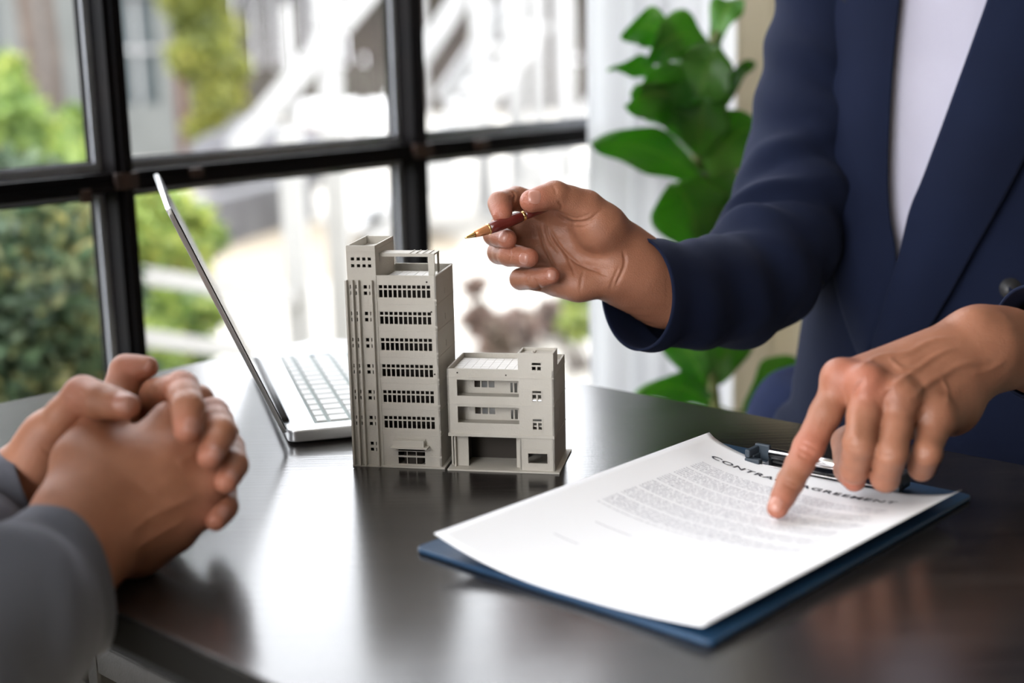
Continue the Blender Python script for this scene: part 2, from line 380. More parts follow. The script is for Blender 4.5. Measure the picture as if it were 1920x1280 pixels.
# curtains: pleated cloth hanging from a rod just inside the window wall
def curtain_mesh(t0, t1, n, amp, pitch, seed, z0=0.03, z1=2.42, nx=420, nz_=24):
    V = []; r = np.random.default_rng(seed); ph = r.uniform(0, 6, 4)
    for j in range(nz_+1):
        z = z0+(z1-z0)*j/nz_; k = 1-0.45*j/nz_
        for i in range(nx+1):
            t = t0+(t1-t0)*i/nx; u = 2*math.pi*t/pitch
            a = math.sin(u+0.6*math.sin(u*0.37+ph[0]))+0.35*math.sin(u*2.3+ph[1]+0.4*z)+0.3*math.sin(u*0.41+ph[2]-0.5*z)
            V.append(W(t+0.3*amp*math.cos(u*1.1)*k, n+amp*a*k, z))
    Q = [(j*(nx+1)+i, j*(nx+1)+i+1, (j+1)*(nx+1)+i+1, (j+1)*(nx+1)+i) for j in range(nz_) for i in range(nx)]
    return V, Q
def translucent(name, col, tr_, trans=0.5, clear=0.0):
    m = bpy.data.materials.new(name); m.use_nodes = True; nt = m.node_tree; nt.nodes.clear(); N = nt.nodes.new; L = nt.links.new
    o = N('ShaderNodeOutputMaterial'); d = N('ShaderNodeBsdfDiffuse'); t = N('ShaderNodeBsdfTranslucent'); x = N('ShaderNodeMixShader')
    d.inputs[0].default_value = (*col, 1); t.inputs[0].default_value = (*tr_, 1); x.inputs[0].default_value = trans
    L(d.outputs[0], x.inputs[1]); L(t.outputs[0], x.inputs[2]); last = x
    if clear:
        y = N('ShaderNodeMixShader'); y.inputs[0].default_value = clear; c = N('ShaderNodeBsdfTransparent'); L(x.outputs[0], y.inputs[1]); L(c.outputs[0], y.inputs[2]); last = y
    L(last.outputs[0], o.inputs[0]); return m
M_sheer = translucent('sheer_voile', (0.66, 0.67, 0.70), (0.66, 0.67, 0.69), 0.48, 0.0)
M_linen = translucent('cream_linen', lin((212, 203, 180)), lin((212, 200, 172)), 0.20)
TC = 0.712
rod = WMB(); rod.tube([(TC-0.1, 0.11, 2.45), (3.2, 0.11, 2.45)], 0.012); tag(rod.build('curtain_rod', M_steel), 'black curtain rod above the white sheer and cream curtains', 'rod')
cs = pydata('sheer_curtain', *curtain_mesh(TC, 1.12, 0.075, 0.016, 0.085, 3), M_sheer, None, True); tag(cs, 'white sheer curtain hanging at the right end of the steel window', 'curtain')
cl = pydata('cream_curtain', *curtain_mesh(1.03, 3.2, 0.115, 0.026, 0.15, 5, nx=600), M_linen, None, True); tag(cl, 'cream pleated curtain behind the plant and the man in the blazer', 'curtain')

# ================================================================ outdoors
M_pave = mat('shaded_paving', (0.42, 0.40, 0.36), rough=0.85, nscale=1.5, ncol=(0.30, 0.28, 0.25))  # ground, bark, stone, shed and house colours darkened in place of surrounding shade
M_grass = mat('grass_ground', (0.05, 0.07, 0.03), rough=0.95, nscale=4, ncol=(0.09, 0.085, 0.05))
M_bark = mat('tree_bark', (0.10, 0.078, 0.064), rough=0.9, nscale=12, ncol=(0.055, 0.04, 0.034), bump=0.6, bscale=30)
M_stone = mat('grey_stone', (0.12, 0.12, 0.125), rough=0.85, nscale=6, ncol=(0.07, 0.068, 0.075), bump=0.6, bscale=25)
M_wood = mat('shaded_brown_wood', (0.050, 0.038, 0.033), rough=0.8, nscale=10, ncol=(0.028, 0.021, 0.019), aniso=(1, 8, 1, 0))
M_rooft = mat('pinkish_roof', (0.12, 0.095, 0.082), rough=0.8, nscale=8, ncol=(0.08, 0.062, 0.054))
M_house = mat('shaded_house_paint', (0.125, 0.13, 0.125), rough=.7, nscale=3, ncol=(.10, .105, .10))
M_glassdark = mat('dark_window_glass', (0.06, 0.075, 0.08), rough=0.3)
def leafmat(name, a, b, c):
    m = bpy.data.materials.new(name); m.use_nodes = True; nt = m.node_tree; nt.nodes.clear(); N = nt.nodes.new; L = nt.links.new
    o = N('ShaderNodeOutputMaterial'); p = N('ShaderNodeBsdfPrincipled'); t = N('ShaderNodeBsdfTranslucent'); x = N('ShaderNodeMixShader'); x.inputs[0].default_value = 0.4
    at = N('ShaderNodeAttribute'); at.attribute_name = 'shade'; r = N('ShaderNodeValToRGB'); r.color_ramp.elements[0].color = (*a, 1); r.color_ramp.elements[1].color = (*c, 1)
    e = r.color_ramp.elements.new(0.55); e.color = (*b, 1); p.inputs['Roughness'].default_value = 0.5
    L(at.outputs['Fac'], r.inputs[0]); L(r.outputs[0], p.inputs['Base Color']); L(r.outputs[0], t.inputs[0]); L(p.outputs[0], x.inputs[1]); L(t.outputs[0], x.inputs[2]); L(x.outputs[0], o.inputs[0]); return m
ML_bright = leafmat('bright_leaves', (0.07, 0.13, 0.04), (0.20, 0.30, 0.07), (0.42, 0.44, 0.10))
ML_dark = leafmat('mixed_leaves', (0.03, 0.06, 0.035), (0.10, 0.16, 0.085), (0.36, 0.32, 0.11))
ML_yellow = leafmat('yellow_green_leaves', (0.09, 0.12, 0.03), (0.22, 0.24, 0.05), (0.38, 0.36, 0.07))
ML_pink = leafmat('flower_leaves', (0.08, 0.08, 0.05), (0.22, 0.15, 0.13), (0.32, 0.24, 0.20))
def foliage(name, blobs, n, size, m, parent, seed, kind='stuff'):
    """leaves scattered through ellipsoid blobs: (centre, radii)"""
    r = np.random.default_rng(seed); V = []; sh = []; w_ = np.array([np.prod(b[1]) for b in blobs])**(2/3); w_ = w_/w_.sum()
    for (c, rad), ww in zip(blobs, w_):
        k = int(n*ww)+1; d = r.normal(size=(k, 3)); d /= np.linalg.norm(d, axis=1, keepdims=True); p = np.array(c)+d*np.array(rad)*(r.uniform(0.25, 1, (k, 1))**0.4)
        ax = r.normal(size=(k, 3)); ax /= np.linalg.norm(ax, axis=1, keepdims=True); ay = np.cross(ax, r.normal(size=(k, 3))); ay /= np.linalg.norm(ay, axis=1, keepdims=True)
        s = size*r.uniform(0.6, 1.4, (k, 1)); up = np.cross(ax, ay)*s*0.12
        V.append(np.stack([p-ax*s, p-ay*s*0.42+up, p+ax*s, p+ay*s*0.42+up], 1)); base = r.uniform(0, 1)*0.5; sh.append(np.clip(base+r.normal(0.25, 0.22, k), 0, 1))
    V = np.concatenate(V); k = len(V); me = npmesh(name, V.reshape(-1, 3), np.arange(4*k).reshape(-1, 4)); a = me.attributes.new('shade', 'FLOAT', 'FACE'); a.data.foreach_set('value', np.concatenate(sh).astype(np.float32))
    return link(name, me, m, parent, kind=kind)
GZ = 0.0
gr = MB(); q = [W(-14, -0.1, GZ-0.02), W(40, -0.1, GZ-0.02), W(40, -45, GZ-0.02), W(-14, -45, GZ-0.02)]; gr.v = q; gr.f = [(0, 1, 2, 3)]
tag(gr.build('ground', M_grass), kind='structure')
pv = WMB(); pv.box(0.9, 22, -14, -0.1, -0.015, GZ+0.0); tag(pv.build('terrace', M_pave), kind='structure')
sand = MB(); c = G(470, 470, 0.0); sand.tube([c+[0, 0, -0.01], c+[0, 0, 0.004]], 1.1, 24); tag(sand.build('sandy_path', mat('sand', (0.26, 0.22, 0.165), rough=0.9, nscale=3, ncol=(0.22, 0.185, 0.14))), kind='structure')

def bush(name, label, spots, n, size, m, seed, group=None, stem=True):
    """spots: (px, py, depth, radius m)"""
    bl = [(P(x, y, d), (r_, r_, r_*0.9)) for x, y, d, r_ in spots]; c0 = np.mean([b[0] for b in bl], 0); base = np.array([c0[0], c0[1], 0.0])
    o = empty(name, base, label=label, cat='bush' if 'tree' not in name else 'tree', group=group)
    foliage('foliage', bl, n, size, m, o, seed)
    if stem:
        b = MB(); rr = np.random.default_rng(seed)
        for c, r_ in bl: b.tube([base+[rr.uniform(-.05, .05), rr.uniform(-.05, .05), 0], (base+c)/2+rr.uniform(-.06, .06, 3), c], [0.02, 0.014, 0.006], 6)
        b.build('stems', M_bark, o)
    return o
bush('leafy_bush', 'dense mixed green bush with yellow leaves low outside the left pane', [(20, 430, 3.0, .15), (90, 470, 2.9, .15), (60, 560, 2.8, .16), (140, 560, 3.0, .15), (30, 660, 2.8, .16), (120, 680, 2.9, .16), (130, 410, 3.3, .12), (-60, 560, 2.8, .2), (170, 720, 3.2, .15), (60, 360, 3.2, .10), (0, 350, 3.1, .1)], 6500, .026, ML_dark, 1)
bush('bright_bush', 'bright yellow-green bush at the left edge above the cross bar', [(5, 175, 6.0, .12), (15, 230, 5.8, .15), (60, 265, 6.2, .13), (-90, 240, 6, .3), (60, 330, 6.0, .25), (125, 275, 6.4, .13), (20, 120, 6.1, .06), (135, 225, 6.5, .07)], 3000, .05, ML_bright, 2)
bush('garden_bush', 'bright green bush behind the laptop lid with white rails in front', [(280, 410, 4.6, .11), (335, 420, 4.7, .11), (385, 445, 4.8, .07), (280, 480, 4.5, .11), (350, 490, 4.6, .08), (260, 570, 4.3, .10), (330, 590, 4.3, .10), (385, 590, 4.4, .06), (280, 670, 4.2, .12), (230, 450, 4.4, .1), (350, 660, 4.3, .08)], 4200, .036, ML_bright, 3)
bush('flowering_bush', 'low pinkish flowering bush outside beside the tower model', [(900, 600, 4.8, .05), (970, 615, 4.9, .07), (1035, 595, 5.0, .06), (930, 640, 4.7, .05), (890, 540, 4.8, .03)], 900, .04, ML_pink, 4)
bush('corner_shrub', 'small green shrub outside next to the white sheer curtain', [(1085, 560, 4.6, .045), (1080, 610, 4.5, .05)], 400, .03, ML_bright, 5)
bush('hanging_tree', 'yellow-green drooping tree behind the white stair rail', [(370, 40, 11, .22), (385, 110, 11, .25), (410, 180, 11, .2), (360, -20, 11, .3), (410, 60, 11.3, .2), (350, 110, 10.8, .16), (385, 235, 11, .16), (440, 130, 11, .14)], 2600, .06, ML_yellow, 6)
bush('far_tree', 'dark green tree crown far behind the white posts', [(870, 20, 25, 1.6), (950, 50, 25, 1.5), (820, -30, 25, 1.8), (1000, -20, 26, 1.8), (900, -60, 25, 2.0)], 2600, .26, ML_dark, 8)
bush('background_tree', 'green tree crown behind the trunks in the left pane', [(110, 60, 18, .5), (60, -40, 18, 1.0), (120, 150, 18, .5), (50, 60, 18.5, .3)], 2200, .12, ML_dark, 9)
for i, (x, d, r_, lab) in enumerate(((72, 8.5, .055, 'thick pale tree trunk outside the left pane'), (112, 10.9, .05, 'brown tree trunk behind the thick pale trunk'))):
    a = P(x, 300, d); t = empty('tree_trunk', (a[0], a[1], 0), label=lab, cat='tree'); b = MB()
    b.tube([(a[0], a[1], 0), (a[0]+.02, a[1], 1.0), (a[0]-.03, a[1], 2.2), (a[0]+.02, a[1]+.05, 4.0)], [r_*1.4, r_*1.05, r_, r_*.8], 14); b.build('trunk', M_bark, t, True)
    foliage('crown', [((a[0], a[1], 4.3), (.8, .8, .6))], 900, .12, ML_dark, t, 20+i)
# white house behind the garden
hx = P(245, 150, 13.0); hb = MB((hx[0], hx[1], 0), nz([1, .25, 0]), nz([-.25, 1, 0])); ho = empty('white_house', (hx[0], hx[1], 0), label='pale white house wall with tall windows behind the garden', cat='house')
hb.holewall(-2.6, 0.42, 0, 5, [(-0.10, 0.25, .5, 1.5), (-0.10, 0.25, 1.8, 3.0), (-1.5, -1.1, .8, 2.2), (-2.2, -1.8, .8, 2.2)], 0, .25); hb.build('wall', M_house, ho)
for x0, x1, z0, z1 in ((-0.10, 0.25, .5, 1.5), (-0.10, 0.25, 1.8, 3.0), (-1.5, -1.1, .8, 2.2), (-2.2, -1.8, .8, 2.2)):
    b = MB((hx[0], hx[1], 0), nz([1, .25, 0]), nz([-.25, 1, 0])); b.box(x0, x1, .12, .14, z0, z1); pn = b.build('window', M_glassdark, ho)
    b = MB((hx[0], hx[1], 0), nz([1, .25, 0]), nz([-.25, 1, 0])); xm = (x0+x1)/2; b.box(xm-.02, xm+.02, .08, .12, z0, z1); b.box(x0, x1, .08, .12, (z0+z1)/2-.02, (z0+z1)/2+.02); b.build('window_frame', M_shaded_white, pn)
b = MB(); c = P(333, 100, 12.5); b.tube([(c[0], c[1], 0), (c[0], c[1], 4.5)], .05, 10); tag(b.build('red_post', mat('faded_red_paint', (0.14, 0.075, 0.06), rough=.7), smooth=True), 'faded red post at the corner of the white house', 'post')
# timber shed with pinkish roof
sx_ = P(600, 60, 19.8); sh = empty('timber_shed', (sx_[0], sx_[1], 0), label='brown timber shed with a pale pinkish roof behind the stair', cat='shed')
for i in range(24):
    b = MB((sx_[0], sx_[1], 0)); x = -1.9+i*.25; b.box(x, x+.23, 0, .04, 0, 2.3+.03*(i % 3)); b.build('plank', M_wood, sh)
b = MB((sx_[0], sx_[1], 0)); b.add([(-2.4, -.5, 1.72), (4.4, -.5, 1.72), (4.4, 1.6, 2.6), (-2.4, 1.6, 2.6), (-2.4, -.5, 1.82), (4.4, -.5, 1.82), (4.4, 1.6, 2.7), (-2.4, 1.6, 2.7)], [(0, 3, 2, 1), (4, 5, 6, 7), (0, 1, 5, 4), (1, 2, 6, 5), (2, 3, 7, 6), (3, 0, 4, 7)]); b.build('roof', M_rooft, sh)
def rock(px, py, d, r_, seed, lab, m=M_stone):
    bm = bmesh.new(); bmesh.ops.create_icosphere(bm, subdivisions=3, radius=1); c = P(px, py, d)
    for v in bm.verts:
        k = 1+.35*noise.noise(v.co*1.3+Vector((seed, 0, 0)))+.12*noise.noise(v.co*4+Vector((0, seed, 0))); v.co = Vector((v.co.x*r_*1.3*k, v.co.y*r_*k, max(v.co.z, -.55)*r_*.75*k))
    me = bpy.data.meshes.new('boulder'); bm.to_mesh(me); bm.free(); o = link('boulder', me, m, None, True); o.location = (c[0], c[1], .4*r_); tag(o, lab, 'rock')
rock(470, 215, 10.5, .42, 1, 'grey boulder beside the foot of the white stair rail')
rock(545, 185, 11.5, .38, 2, 'brownish boulder behind the stair under the shed', mat('brown_stone', (0.13, 0.10, 0.09), rough=.85, nscale=5, ncol=(.08, .065, .06), bump=.5, bscale=20))
rock(398, 240, 11.8, .2, 3, 'small dark boulder under the drooping tree')
lw_ = WMB(); 
a, b_ = P(330, 385, 7.2), P(560, 355, 8.6); m = MB(); m.bar((a[0], a[1], .12), (b_[0], b_[1], .12), .2, .26); tag(m.build('garden_wall', M_stone), 'low grey garden wall seen through the lower middle pane', 'wall')
# white steel stair with stringers, posts and hand rails
stair = empty('outdoor_stair', G(700, 480, 0), label='white steel outdoor stair with railings rising to the right', cat='stair')
def sb(a, b, w, h=None):
    m = MB(); m.bar(a, b, w, h); return m
p0, p1 = P(440, 285, 8.0), P(700, -30, 8.0); sb(p0, p1, .10, .12).build('handrail', M_shaded_white, stair)
p0, p1 = P(735, 190, 8.6), P(880, -30, 8.6); sb(p0, p1, .09, .10).build('handrail', M_shaded_white, stair)
p0, p1 = P(830, 190, 9.0), P(1000, -60, 9.0); sb(p0, p1, .10, .12).build('handrail', M_shaded_white, stair)
for x, d, w_ in ((548, 8.05, .06), (622, 8.1, .12), (790, 8.65, .08), (905, 8.7, .12), (968, 8.8, .12), (1010, 9.0, .10), (1060, 9.0, .12)):
    c = P(x, 200, d); m = MB(); m.box(c[0]-w_/2, c[0]+w_/2, c[1]-w_/2, c[1]+w_/2, 0, {548: 1.25}.get(x, 2.2)); m.build('post', M_shaded_white, stair)
for k in range(12):
    a = P(700+k*26, 470-k*38, 7.4); m = MB((a[0], a[1], max(a[2], .1))); m.box(-.12, .12, -.1, .95, -.02, .02); m.build('tread', M_shaded_white, stair)
a, b_ = P(640, 560, 7.3), P(1000, 60, 7.3); sb(a, b_, .05, .11).build('stringer', M_shaded_white, stair)
a, b_ = P(760, 590, 8.4), P(1120, 190, 8.4); sb(a, b_, .05, .11).build('stringer', M_shaded_white, stair)
a, b_ = P(900, 560, 7.0), P(1130, 300, 7.0); sb(a, b_, .06, .10).build('handrail', M_shaded_white, stair)
# white rail fence just outside the window
fence = empty('rail_fence', G(330, 640, 0), label='white rail fence with two rails low outside the window', cat='fence')
for y0, y1 in ((508, 560), (625, 672)):
    a, b_ = P(215, y0, 3.5), P(560, y1, 4.6); sb(a, b_, .03, .045).build('rail', M_shaded_white, fence)
for x, y, d in ((560, 560, 4.6), (640, 560, 4.8)):
    c = P(x, y, d); m = MB(); m.box(c[0]-.035, c[0]+.035, c[1]-.035, c[1]+.035, 0, .78); m.build('post', M_shaded_white, fence)
# three white rounded planters on the terrace
for i, (px_, lab) in enumerate(((594, 'leftmost of the three white rounded planters behind the stair posts'), (654, 'middle one of the three white rounded planters behind the stair posts'), (712, 'rightmost of the three white rounded planters, next to the second mullion'))):
    c = G(px_, 272, 0); pl_ = empty('planter', (c[0], c[1], 0), label=lab, cat='planter', group='white rounded planters on the terrace')
    m = MB((c[0], c[1], 0)); m.tube([(0, 0, z) for z in (0, .02, .15, .34, .42, .45, .44)], [.10, .13, .165, .165, .14, .10, .08], 20); m.build('body', mat('white_glaze', (.62, .62, .62), rough=.3), pl_, True)
    m = MB((c[0], c[1], 0)); m.tube([(0, 0, .40), (0, 0, .452)], .075, 14); m.build('soil', mat('dry_soil', (.09, .07, .05), rough=1, nscale=20, ncol=(.12, .09, .07)), pl_)

# ================================================================ table
M_table = mat('black_wood_laminate', (0.014, 0.0125, 0.012), rough=0.21, spec=0.5); M_table.node_tree.nodes['Principled BSDF'].inputs['IOR'].default_value = 1.85
nt = M_table.node_tree; b = nt.nodes['Principled BSDF']; N = nt.nodes.new; L = nt.links.new
tc = N('ShaderNodeTexCoord'); mp = N('ShaderNodeMapping'); mp.inputs['Rotation'].default_value = (0, 0, math.radians(44)); mp.inputs['Scale'].default_value = (3, 70, 1)
t1 = N('ShaderNodeTexNoise'); t1.inputs['Scale'].default_value = 3; t1.inputs['Detail'].default_value = 6; r1 = N('ShaderNodeValToRGB')
r1.color_ramp.elements[0].position = .35; r1.color_ramp.elements[0].color = (.008, .007, .007, 1); r1.color_ramp.elements[1].position = .75; r1.color_ramp.elements[1].color = (.030, .025, .023, 1)
L(tc.outputs['Object'], mp.inputs[0]); L(mp.outputs[0], t1.inputs[0]); L(t1.outputs[0], r1.inputs[0]); L(r1.outputs[0], b.inputs['Base Color'])
t2 = N('ShaderNodeTexNoise'); t2.inputs['Scale'].default_value = 520; t2.inputs['Detail'].default_value = 2; L(tc.outputs['Object'], t2.inputs[0])
bp = N('ShaderNodeBump'); bp.inputs['Strength'].default_value = .30; bp.inputs['Distance'].default_value = .00012; L(t2.outputs[0], bp.inputs['Height'])
bp2 = N('ShaderNodeBump'); bp2.inputs['Strength'].default_value = .12; bp2.inputs['Distance'].default_value = .001; L(t1.outputs[0], bp2.inputs['Height']); L(bp.outputs[0], bp2.inputs['Normal']); L(bp2.outputs[0], b.inputs['Normal'])
def isect(a, b, c, d):
    a, b, c, d = [np.array(x[:2]) for x in (a, b, c, d)]; r, s = b-a, d-c; t = ((c-a)[0]*s[1]-(c-a)[1]*s[0])/(r[0]*s[1]-r[1]*s[0]); return a+r*t
l0, l1 = G(0, 755), G(586, 636); f0, f1 = G(1063, 712), G(1700, 830); n0, n1 = G(230, 1150), G(500, 1277)
cf = isect(l0, l1, f0, f1); cn = isect(l0, l1, n0, n1); df = nz((f1-f0)[:2]); dn = nz((n1-n0)[:2])
corners = [cn, cn+dn*1.5, cf+df*1.5, cf]
def rounded(poly, r, n=8):
    out = []; k = len(poly)
    for i in range(k):
        p, a, b = [np.array(poly[j % k]) for j in (i, i-1, i+1)]; u, v = nz(a-p), nz(b-p); ang = math.acos(np.clip(u @ v, -1, 1)); dd = r/math.tan(ang/2); c = p+nz(u+v)*r/math.sin(ang/2)
        s, e = p+u*dd-c, p+v*dd-c; a0 = math.atan2(s[1], s[0]); a1 = math.atan2(e[1], e[0]); da = (a1-a0+math.pi) % (2*math.pi)-math.pi
        out += [c+r*np.array([math.cos(a0+da*t/n), math.sin(a0+da*t/n)]) for t in range(n+1)]
    return out
table = empty('desk', (corners[0][0]*.5+corners[2][0]*.5, corners[0][1]*.5+corners[2][1]*.5, 0), label='black wood-grain desk with rounded corners in front of the window', cat='desk')
m = MB(); m.prism([tuple(p) for p in rounded(corners, .045)], ZT-.020, ZT); m.build('desktop', M_table, table, bevel=.0015)
m = MB(); m.prism([tuple(np.array(p)) for p in rounded([np.array(q)+nz(np.array(q)-np.mean(corners, 0))*.0012 for q in corners], .045)], ZT-.023, ZT-.003); m.build('edge_band', mat('black_edge_band', (.006, .006, .006), rough=.6, spec=.2), table)
M_frame = mat('black_powder_coat', (0.035, 0.033, 0.031), rough=.5, nscale=60, ncol=(.05, .047, .044), bump=.25, bscale=500)
tu = nz(np.array([*dn, 0])); tv = np.array([-tu[1], tu[0], 0]); o3 = np.array([*cn, 0.0])
def TM(u, v, z=0): return MB(o3+tu*u+tv*v+np.array([0, 0, z]), tu, tv, WZ)
# angle-iron under-frame parallel to the near edge, slotted legs
for v in (.107, .50):
    m = TM(.307, v, ZT-.12); m.box(0, .95, 0, .016, -.003, 0); m.box(0, .95, 0, .003, -.026, 0); m.build('frame_beam', M_frame, table, bevel=.0006)
for u in (.262, 1.262):
    m = TM(u, .12); m.box(0, .03, 0, .38, ZT-.045, ZT-.03); m.build('cross_beam', M_frame, table)
    for v in (.107, .50):
        m = TM(u, v); m.holewall(0, .043, .01, ZT-.03, [(.013, .030, z, z+.012) for z in np.arange(.04, .66, .036)], 0, .003); m.box(0, .003, .003, .040, .01, ZT-.03); m.box(-.005, .05, -.005, .05, 0, .01); m.build('leg', M_frame, table)

# ================================================================ laptop
M_alu = mat('silver_aluminium', (0.80, 0.81, 0.82), rough=.32, metal=.85, nscale=60, ncol=(.76, .77, .78))
M_key = mat('pale_silver_key', (0.74, 0.76, 0.76), rough=.45, nscale=40, ncol=(.70, .72, .72)); M_keygap = mat('key_gap', (0.30, 0.36, 0.35), rough=.7)
M_blk = mat('matte_black_plastic', (0.012, 0.012, 0.014), rough=.45, nscale=30, ncol=(.02, .02, .022)); M_scr = mat('laptop_screen', (0.004, 0.004, 0.005), rough=.22, spec=.5)
l_o = G(541, 836); a = math.radians(15.2); LX = np.array([math.cos(a), math.sin(a), 0]); LH = np.array([-math.sin(a), math.cos(a), 0])
# frame: x = along hinge (near end 0 -> .304), y = hinge to palm rest, z up
lap = empty('laptop', l_o, label='open silver laptop seen from its side behind the tower model', cat='laptop')
def LM(z=0.0): return MB(l_o+np.array([0, 0, z]), LH, LX, WZ)
m = LM(); m.prism([tuple(p) for p in rounded([(0, 0), (.304, 0), (.304, .212), (0, .212)], .009, 6)][::-1], .002, .0125); base = m.build('base', M_alu, lap, bevel=.0018)
m = LM(); m.box(.022, .282, -.0015, .0085, .0095, .0128); m.build('hinge_cover', mat('hinge_grey', (.22, .24, .26), rough=.3, metal=.6), lap, bevel=.001)
m = LM(); m.tube([(.03, .001, .0125), (.274, .001, .0125)], .0042, 14); m.build('hinge', M_blk, lap, True)
m = LM(); m.box(.0165, .2875, .024, .129, .01245, .01262); m.build('key_well', M_keygap, lap)
m = LM(); m.box(.094, .21, .136, .204, .0125, .01265); m.build('touchpad', mat('touchpad_silver', (.72, .73, .74), rough=.25, metal=.6), lap)
for y in (.071, .088):
    m = LM(); m.tube([(-.0006, y-.0030, .0070), (-.0006, y+.0030, .0070)], .0015, 12); m.box(-.0006, .003, y-.0040, y+.0040, .0058, .0082); m.build('port', M_blk, lap)
for (x, y) in ((.02, .02), (.284, .02), (.02, .19), (.284, .19)):
    m = LM(); m.tube([(x, y, 0), (x, y, .0025)], .006, 12); m.build('rubber_foot', M_blk, lap)
KM = {}
def key(x0, x1, y0, y1, dark=False):
    kw, kh = round(x1-x0, 5), round(y1-y0, 5)
    if (kw, kh, dark) not in KM:
        b = MB(); e = .0006; b.add([(-kw/2, -kh/2, 0), (kw/2, -kh/2, 0), (kw/2, kh/2, 0), (-kw/2, kh/2, 0), (-kw/2+e, -kh/2+e, .0012), (kw/2-e, -kh/2+e, .0012), (kw/2-e, kh/2-e, .0012), (-kw/2+e, kh/2-e, .0012)], [(0, 3, 2, 1), (4, 5, 6, 7), (0, 1, 5, 4), (1, 2, 6, 5), (2, 3, 7, 6), (3, 0, 4, 7)])
        me = bpy.data.meshes.new('key'); me.from_pydata([tuple(map(float, v)) for v in b.v], [], b.f); me.materials.append(mat('slate_key', (.10, .13, .17), rough=.3) if dark else M_key); KM[(kw, kh, dark)] = me
    c = l_o+LH*(x0+x1)/2+LX*(y0+y1)/2+np.array([0, 0, .0126])
    inst('key', KM[(kw, kh, dark)], lap, Matrix.Translation(Vector(c)) @ Matrix(((LH[0], LX[0], 0, 0), (LH[1], LX[1], 0, 0), (0, 0, 1, 0), (0, 0, 0, 1))))
g = .0025; X0, X1 = .018, .286; P_ = (X1-X0)/14.5
def krow(y, h, widths):
    x = X0
    for i, w_ in enumerate(widths):
        key(x+g/2, x+w_*P_-g/2, y+g/2, y+h-g/2, dark=(h > .015 and abs(y-.0527) < .004 and i == len(widths)-1)); x += w_*P_
krow(.025, .0115, [1]+[13.5/13]*13)
krow(.0365, .0185, [1]*13+[1.5]); krow(.055, .0185, [1.5]+[1]*13); krow(.0735, .0185, [1.75]+[1]*11+[1.75]); krow(.092, .0185, [2.25]+[1]*10+[2.25]); krow(.1105, .0175, [1, 1, 1, 1.25, 5, 1.25, 1, 1, 1, 1])
al = math.radians(67); LD = -LX*math.cos(al)+WZ*math.sin(al); LN = np.cross(LH, LD)
# lid: x along hinge, y up the lid, z thickness (screen side +)
lo = l_o+np.array([0, 0, .0095])-LX*.001; 
def LID(): return MB(lo, LH, LD, -LN if (-LN) @ LX > 0 else LN)
m = LID(); m.prism([tuple(p) for p in rounded([(0, 0), (.304, 0), (.304, .207), (0, .207)], .008, 6)], -.0026, .0012); lid = m.build('lid', M_alu, lap, bevel=.0008)
m = LID(); m.prism([tuple(p) for p in rounded([(.0015, .002), (.3025, .002), (.3025, .2055), (.0015, .2055)], .007, 6)], .0012, .0021); m.build('screen_bezel', M_scr, lap)
# ================================================================ model buildings
M_model = mat('grey_model_plastic', lin((192, 187, 178)), rough=.62, nscale=30, ncol=lin((186, 181, 171)), bump=.25, bscale=700, spec=.35)
M_tile = mat('pale_model_roof', lin((226, 224, 220)), rough=.5, nscale=30, ncol=lin((220, 217, 212)))
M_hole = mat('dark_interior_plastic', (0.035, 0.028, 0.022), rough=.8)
yw = math.radians(-10.9); BX = np.array([math.cos(yw), math.sin(yw), 0]); BY = np.array([-BX[1], BX[0], 0])
bo = G(668, 873)
def BM(x=0, y=0, z=0): return MB(bo+BX*x+BY*y+WZ*z, BX, BY, WZ)
tower = empty('model_tower', bo, label='tall grey plastic model tower with rows of small windows', cat='model building')
DT = .056; TW = .0685; HR = .1500
zf = lambda k: .1429-.02036*k
# plinth and walls
m = BM(); m.box(-.0022, .0712, -.0018, DT+.002, 0, .0016); m.build('base_plate', M_model, tower, bevel=.0002)
holes = [(.0236, .0643, zf(k)-.0103, zf(k)) for k in range(6)]+[(.0335, .0560, .0022, .0158)]
sw = []   # stair wing windows
for k in range(7):
    z = zf(k) if k < 6 else .0205
    for x in (.0018, .0062, .0125, .0168):
        if k == 6 and x < .012: continue
        sw += [(x, x+.0026, z-.0032, z-.0004), (x, x+.0026, z-.0080, z-.0052)]
for x in (.0035, .0080, .0123, .0166): sw += [(x, x+.0026, .1612, .1636), (x, x+.0026, .1560, .1584)]
m = BM(); m.holewall(.0193, TW, .0016, HR, holes, 0, .0014); m.build('front_wall', M_model, tower)
m = BM(); m.holewall(0, .0225, .0016, .1725, sw, -.0006, .0014); m.build('stair_wall', M_model, tower)
sidew = [(.010, .0108, z, z+.004) for z in (.034, .054, .075, .095, .115)]+[(.032, .040, zf(k)-.009, zf(k)-.002) for k in range(0)]
m = MB(bo+BX*TW, BY, -BX, WZ); m.holewall(0, DT, .0016, HR, [(.026, .0272, z, z+.005) for z in (.030, .0505, .071, .091, .112, .132)], 0, .0014); m.build('side_wall', M_model, tower)
m = MB(bo+BX*.0014, BY, -BX, WZ); m.holewall(0, DT, .0016, .1725, [], 0, .0014); m.build('side_wall', M_model, tower)
m = BM(0, DT-.0014); m.holewall(0, TW, .0016, HR, [(.012+.011*i, .019+.011*i, zf(k)-.0095, zf(k)-.001) for i in range(5) for k in (0, 2, 4)], 0, .0014); m.build('back_wall', M_model, tower)
for k in range(7):
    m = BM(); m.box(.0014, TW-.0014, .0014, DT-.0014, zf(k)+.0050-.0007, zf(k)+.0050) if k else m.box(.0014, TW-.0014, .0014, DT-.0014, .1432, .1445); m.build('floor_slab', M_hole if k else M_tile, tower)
# inner partition so that the windows look into a dark shell
m = BM(); m.box(.002, TW-.002, .030, .0308, .002, .143); m.build('partition', M_hole, tower)
